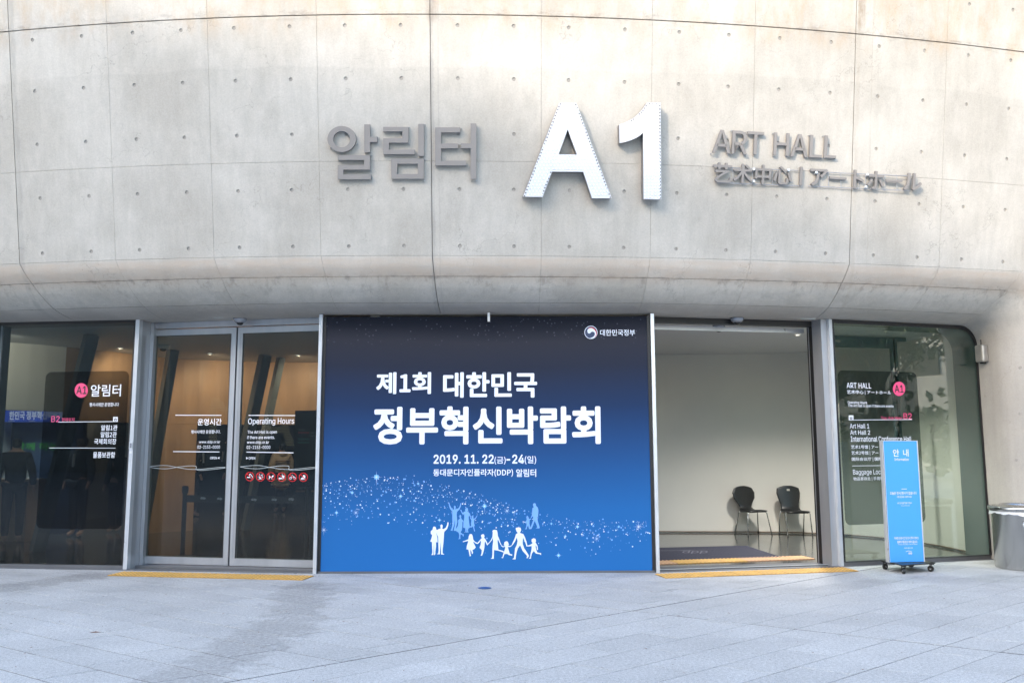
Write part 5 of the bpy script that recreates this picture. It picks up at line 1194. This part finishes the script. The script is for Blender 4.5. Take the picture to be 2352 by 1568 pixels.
for x0, y0, x1, y1 in ((1120, 1049, 1148, 1065), (1213, 1052, 1241, 1068), (1404, 1057, 1433, 1073), (1518, 1057, 1546, 1073), (1613, 1054, 1642, 1071)): text_on(bt_, 'ddp', x0, y0, x1, y1, M['vinyl'], t, C4, .015, off=.0045)
# suspended dotted A1, seen from behind (reads mirrored)
dp = Pl((-6.2, 15.2), (-3.0, 14.6)); t = empty('hanging_dot_sign', dp.at(1.6, 2.4, 0), 'dotted warm-lit A1 sign hanging in the lobby, seen mirrored from behind', 'sign')
for nm, lp, hl in (('numeral_one', [(1180, 495), (1225, 495), (1275, 560), (1275, 590), (1215, 560), (1212, 735), (1165, 735)], None), ('letter_a', [(1520, 508), (1560, 508), (1648, 765), (1600, 765), (1582, 690), (1480, 690), (1455, 765), (1420, 765)], [(1538, 580), (1570, 655), (1500, 655)])):
    b = MB(); y = 500; r_ = 0
    while y < 765:
        x = 1160+(4 if r_ % 2 else 0)
        while x < 1650:
            if inside((x, y), lp) and not (hl and inside((x, y), hl)):
                q = dp.hit(*C4(x, y)); c_ = dp.at(q[0], q[1]); b.box(c_, (.009, .006, .009))
            x += 9.0
        y += 9.0; r_ += 1
    b.build(nm, M['ledw'], t, kind='stuff')
for x, y, pw, am, lb in ((-5.4, 15.2, 85, (0, 1, -.9), 'added warm lamp in the lobby ceiling to light the timber wall, middle one'), (-3.9, 15.5, 80, (0, 1, -.9), 'added warm lamp in the lobby ceiling to light the timber wall, nearest the banner'), (-7.6, 12.3, 40, (-.2, .8, -.3), 'added lamp in the ceiling to light the cream wall, far left'), (-6.6, 14.3, 70, (-.2, 1, -.9), 'added warm lamp in the lobby ceiling beside the slanted column')):  # lamps added to brighten the timber and cream walls
    ceiling_lamp(x, y, pw*.42, (1, .72, .46) if x > -7.5 else (1, .9, .75), lb, aim=am, spot=2.2)
for px, py, lb in ((1832, 768, 'round recessed lamp in the right-hall ceiling above the chairs'), ):
    q = G(px, py, ZS+.012); ceiling_lamp(q[0], q[1], 165, (1, .96, .90), lb, spot=2.3, z=ZS+.010)
for x, y, lb in ((-5.2, 19.5, 'added recessed lamp in the rear lobby above the standing people'), (-8.8, 18.6, 'added recessed lamp in the rear lobby in front of the booth')):
    ceiling_lamp(x, y, 28, (1, .8, .6), lb, spot=2.4, z=3.19)  # unseen lamps added to brighten the rear lobby

# ------------------------------------------------------------------ people in the lobby
def person(x, y, face, H, label, top, legs, skirt=None, kind='suit', arm='down'):
    """skin-modifier figure; face = heading in radians"""
    t = empty('person', (x, y, .009), label, 'person', None)
    k = H/1.72; c, s_ = math.cos(face), math.sin(face)
    W = lambda a, b, z: Vector(((a*c-b*s_)*k, (a*s_+b*c)*k, z*k))      # a = right, b = forward
    def skin(name, pts, edges, radii, m, sub=2):
        me = bpy.data.meshes.new(name); me.from_pydata([W(*p) for p in pts], edges, []); me.materials.append(m)
        o = bpy.data.objects.new(name, me); COL.objects.link(o); sk = o.modifiers.new('skin', 'SKIN')
        for i, r in enumerate(radii):
            v = me.skin_vertices[0].data[i]; v.radius = (r[0]*k, r[1]*k) if isinstance(r, tuple) else (r*k, r*k); v.use_root = (i == 0)
        sb = o.modifiers.new('smooth', 'SUBSURF'); sb.levels = sub; sb.render_levels = sub
        dg = bpy.context.evaluated_depsgraph_get(); me2 = bpy.data.meshes.new_from_object(o.evaluated_get(dg)); me2.polygons.foreach_set('use_smooth', [True]*len(me2.polygons))
        bpy.data.objects.remove(o); me2.materials.clear(); me2.materials.append(m); return link(name, me2, (x, y, .009), t)
    # body (skin): head, neck, hands
    skin('body', [(0, 0, 1.0), (0, 0, 1.25), (0, -.01, 1.45), (0, .0, 1.53), (0, .015, 1.60), (0, .01, 1.67),
                  (.18, -.01, 1.40), (.25, -.02, 1.12), (.26, .06, .90), (.262, .085, .82), (-.18, -.01, 1.40), (-.25, -.02, 1.12), (-.26, .06, .90), (-.262, .085, .82),
                  (.09, 0, .92), (.10, .01, .5), (.10, -.01, .08), (.105, .10, .04), (-.09, 0, .92), (-.10, .01, .5), (-.10, -.01, .08), (-.105, .10, .04), (.235, .105, .80), (-.235, .105, .80)],
         [(0, 1), (1, 2), (2, 3), (3, 4), (4, 5), (2, 6), (6, 7), (7, 8), (8, 9), (2, 10), (10, 11), (11, 12), (12, 13), (0, 14), (14, 15), (15, 16), (16, 17), (0, 18), (18, 19), (19, 20), (20, 21), (9, 22), (13, 23)],
         [(.13, .10), (.13, .10), .055, .05, (.078, .092), (.06, .075), .05, .042, .028, (.034, .018), .05, .042, .028, (.034, .018), .075, .055, .038, (.04, .03), .075, .055, .038, (.04, .03), .014, .014], M['skin'])
    nose = MB(); 
    for p, r in (((0, .105, 1.595), .014),): q = W(*p); nose.box((x+q[0], y+q[1], .009+q[2]), (.02, .02, .035), face)
    nose.build('nose', M['skin'], t)
    hl = [(0, -.03, 1.69), (0, -.05, 1.60), (0, -.055, 1.52)] if kind != 'long' else [(0, -.03, 1.69), (0, -.06, 1.58), (0, -.07, 1.45), (0, -.08, 1.32)]
    skin('hair', hl, [(i, i+1) for i in range(len(hl)-1)], [(.083, .098), (.088, .075), (.06, .05), (.05, .04)][:len(hl)], M['hair'])
    w_ = .03 if kind == 'padded' else .0
    jp = [(0, 0, .86), (0, 0, 1.15), (0, -.01, 1.36), (0, -.005, 1.46), (.17, -.01, 1.39), (.25, -.02, 1.12), (.26, .05, .92), (-.17, -.01, 1.39), (-.25, -.02, 1.12), (-.26, .05, .92)]
    ed = [(0, 1), (1, 2), (2, 3), (2, 4), (4, 5), (5, 6), (2, 7), (7, 8), (8, 9)]; rr = [(.18+w_, .13+w_), (.165+w_, .125+w_), (.17+w_, .12+w_), .075+w_, .085+w_, .065+w_, .052+w_*.6, .085+w_, .065+w_, .052+w_*.6]
    if kind == 'padded':
        jp += [(0, 0, .75), (0, 0, .52)]; ed += [(0, 10), (10, 11)]; rr += [(.20, .17), (.215, .18)]
    skin('jacket', jp, ed, rr, top)
    if kind == 'padded':
        for zz in (.62, .78, .94, 1.10, 1.26):
            r0 = .245-.02*(zz > 1); ring = [W(r0*math.cos(a), (r0-.03)*math.sin(a), zz) for a in np.linspace(0, 2*math.pi, 20)]
            MB().tube([(x+q[0], y+q[1], .009+q[2]) for q in ring], .008, 5).build('quilt_seam', M['leafd'], t)
        skin('hood', [(0, -.11, 1.50), (0, -.13, 1.42), (0, -.10, 1.36)], [(0, 1), (1, 2)], [(.12, .06), (.13, .06), (.09, .05)], top)
    if kind == 'suit': MB().tube([tuple(np.array((x, y, .009))+np.array(W(0, .145, 1.40))), tuple(np.array((x, y, .009))+np.array(W(0, .155, 1.18)))], .022, 6).build('shirt_front', M['shirt'], t)
    skin('trousers', [(0, 0, .98), (.09, 0, .90), (.10, .01, .5), (.10, -.01, .10), (-.09, 0, .90), (-.10, .01, .5), (-.10, -.01, .10)], [(0, 1), (1, 2), (2, 3), (0, 4), (4, 5), (5, 6)], [(.16, .12), .10, .075, .06, .10, .075, .06], legs)
    return t
q = G(643, 1176, .009); person(q[0], q[1], rad(35), 1.66, 'person in a long beige padded coat, seen from behind through the right door leaf', M['coat'], M['suit'], kind='padded')
q = G(445, 1186, .009); person(q[0], q[1], rad(-60), 1.74, 'person in a dark suit behind the left door leaf, turned to the right', M['suit'], M['suit'])
q = G(523, 1184, .009); person(q[0], q[1], rad(100), 1.78, 'person in a dark suit and tie at the meeting edge of the doors, facing left', M['suit'], M['suit'])
q = (-8.72, 15.15); person(q[0], q[1], rad(200), 1.64, 'person with long black hair and a light grey top at the booth counter, far left', M['ltcoat'], M['suit'], kind='long')
q = (-8.1, 14.1); person(q[0], q[1], rad(20), 1.72, 'person in dark clothes standing before the booth counter with back turned', M['suit'], M['suit'])
q = (-7.55, 15.1); person(q[0], q[1], rad(160), 1.75, 'person in a dark coat behind the dark film directory, nearest the slanted column', M['suit'], M['suit'])
q = (-7.25, 15.9); person(q[0], q[1], rad(70), 1.60, 'shorter person in dark clothes near the right edge of the left window', M['suit'], M['suit'], kind='long')
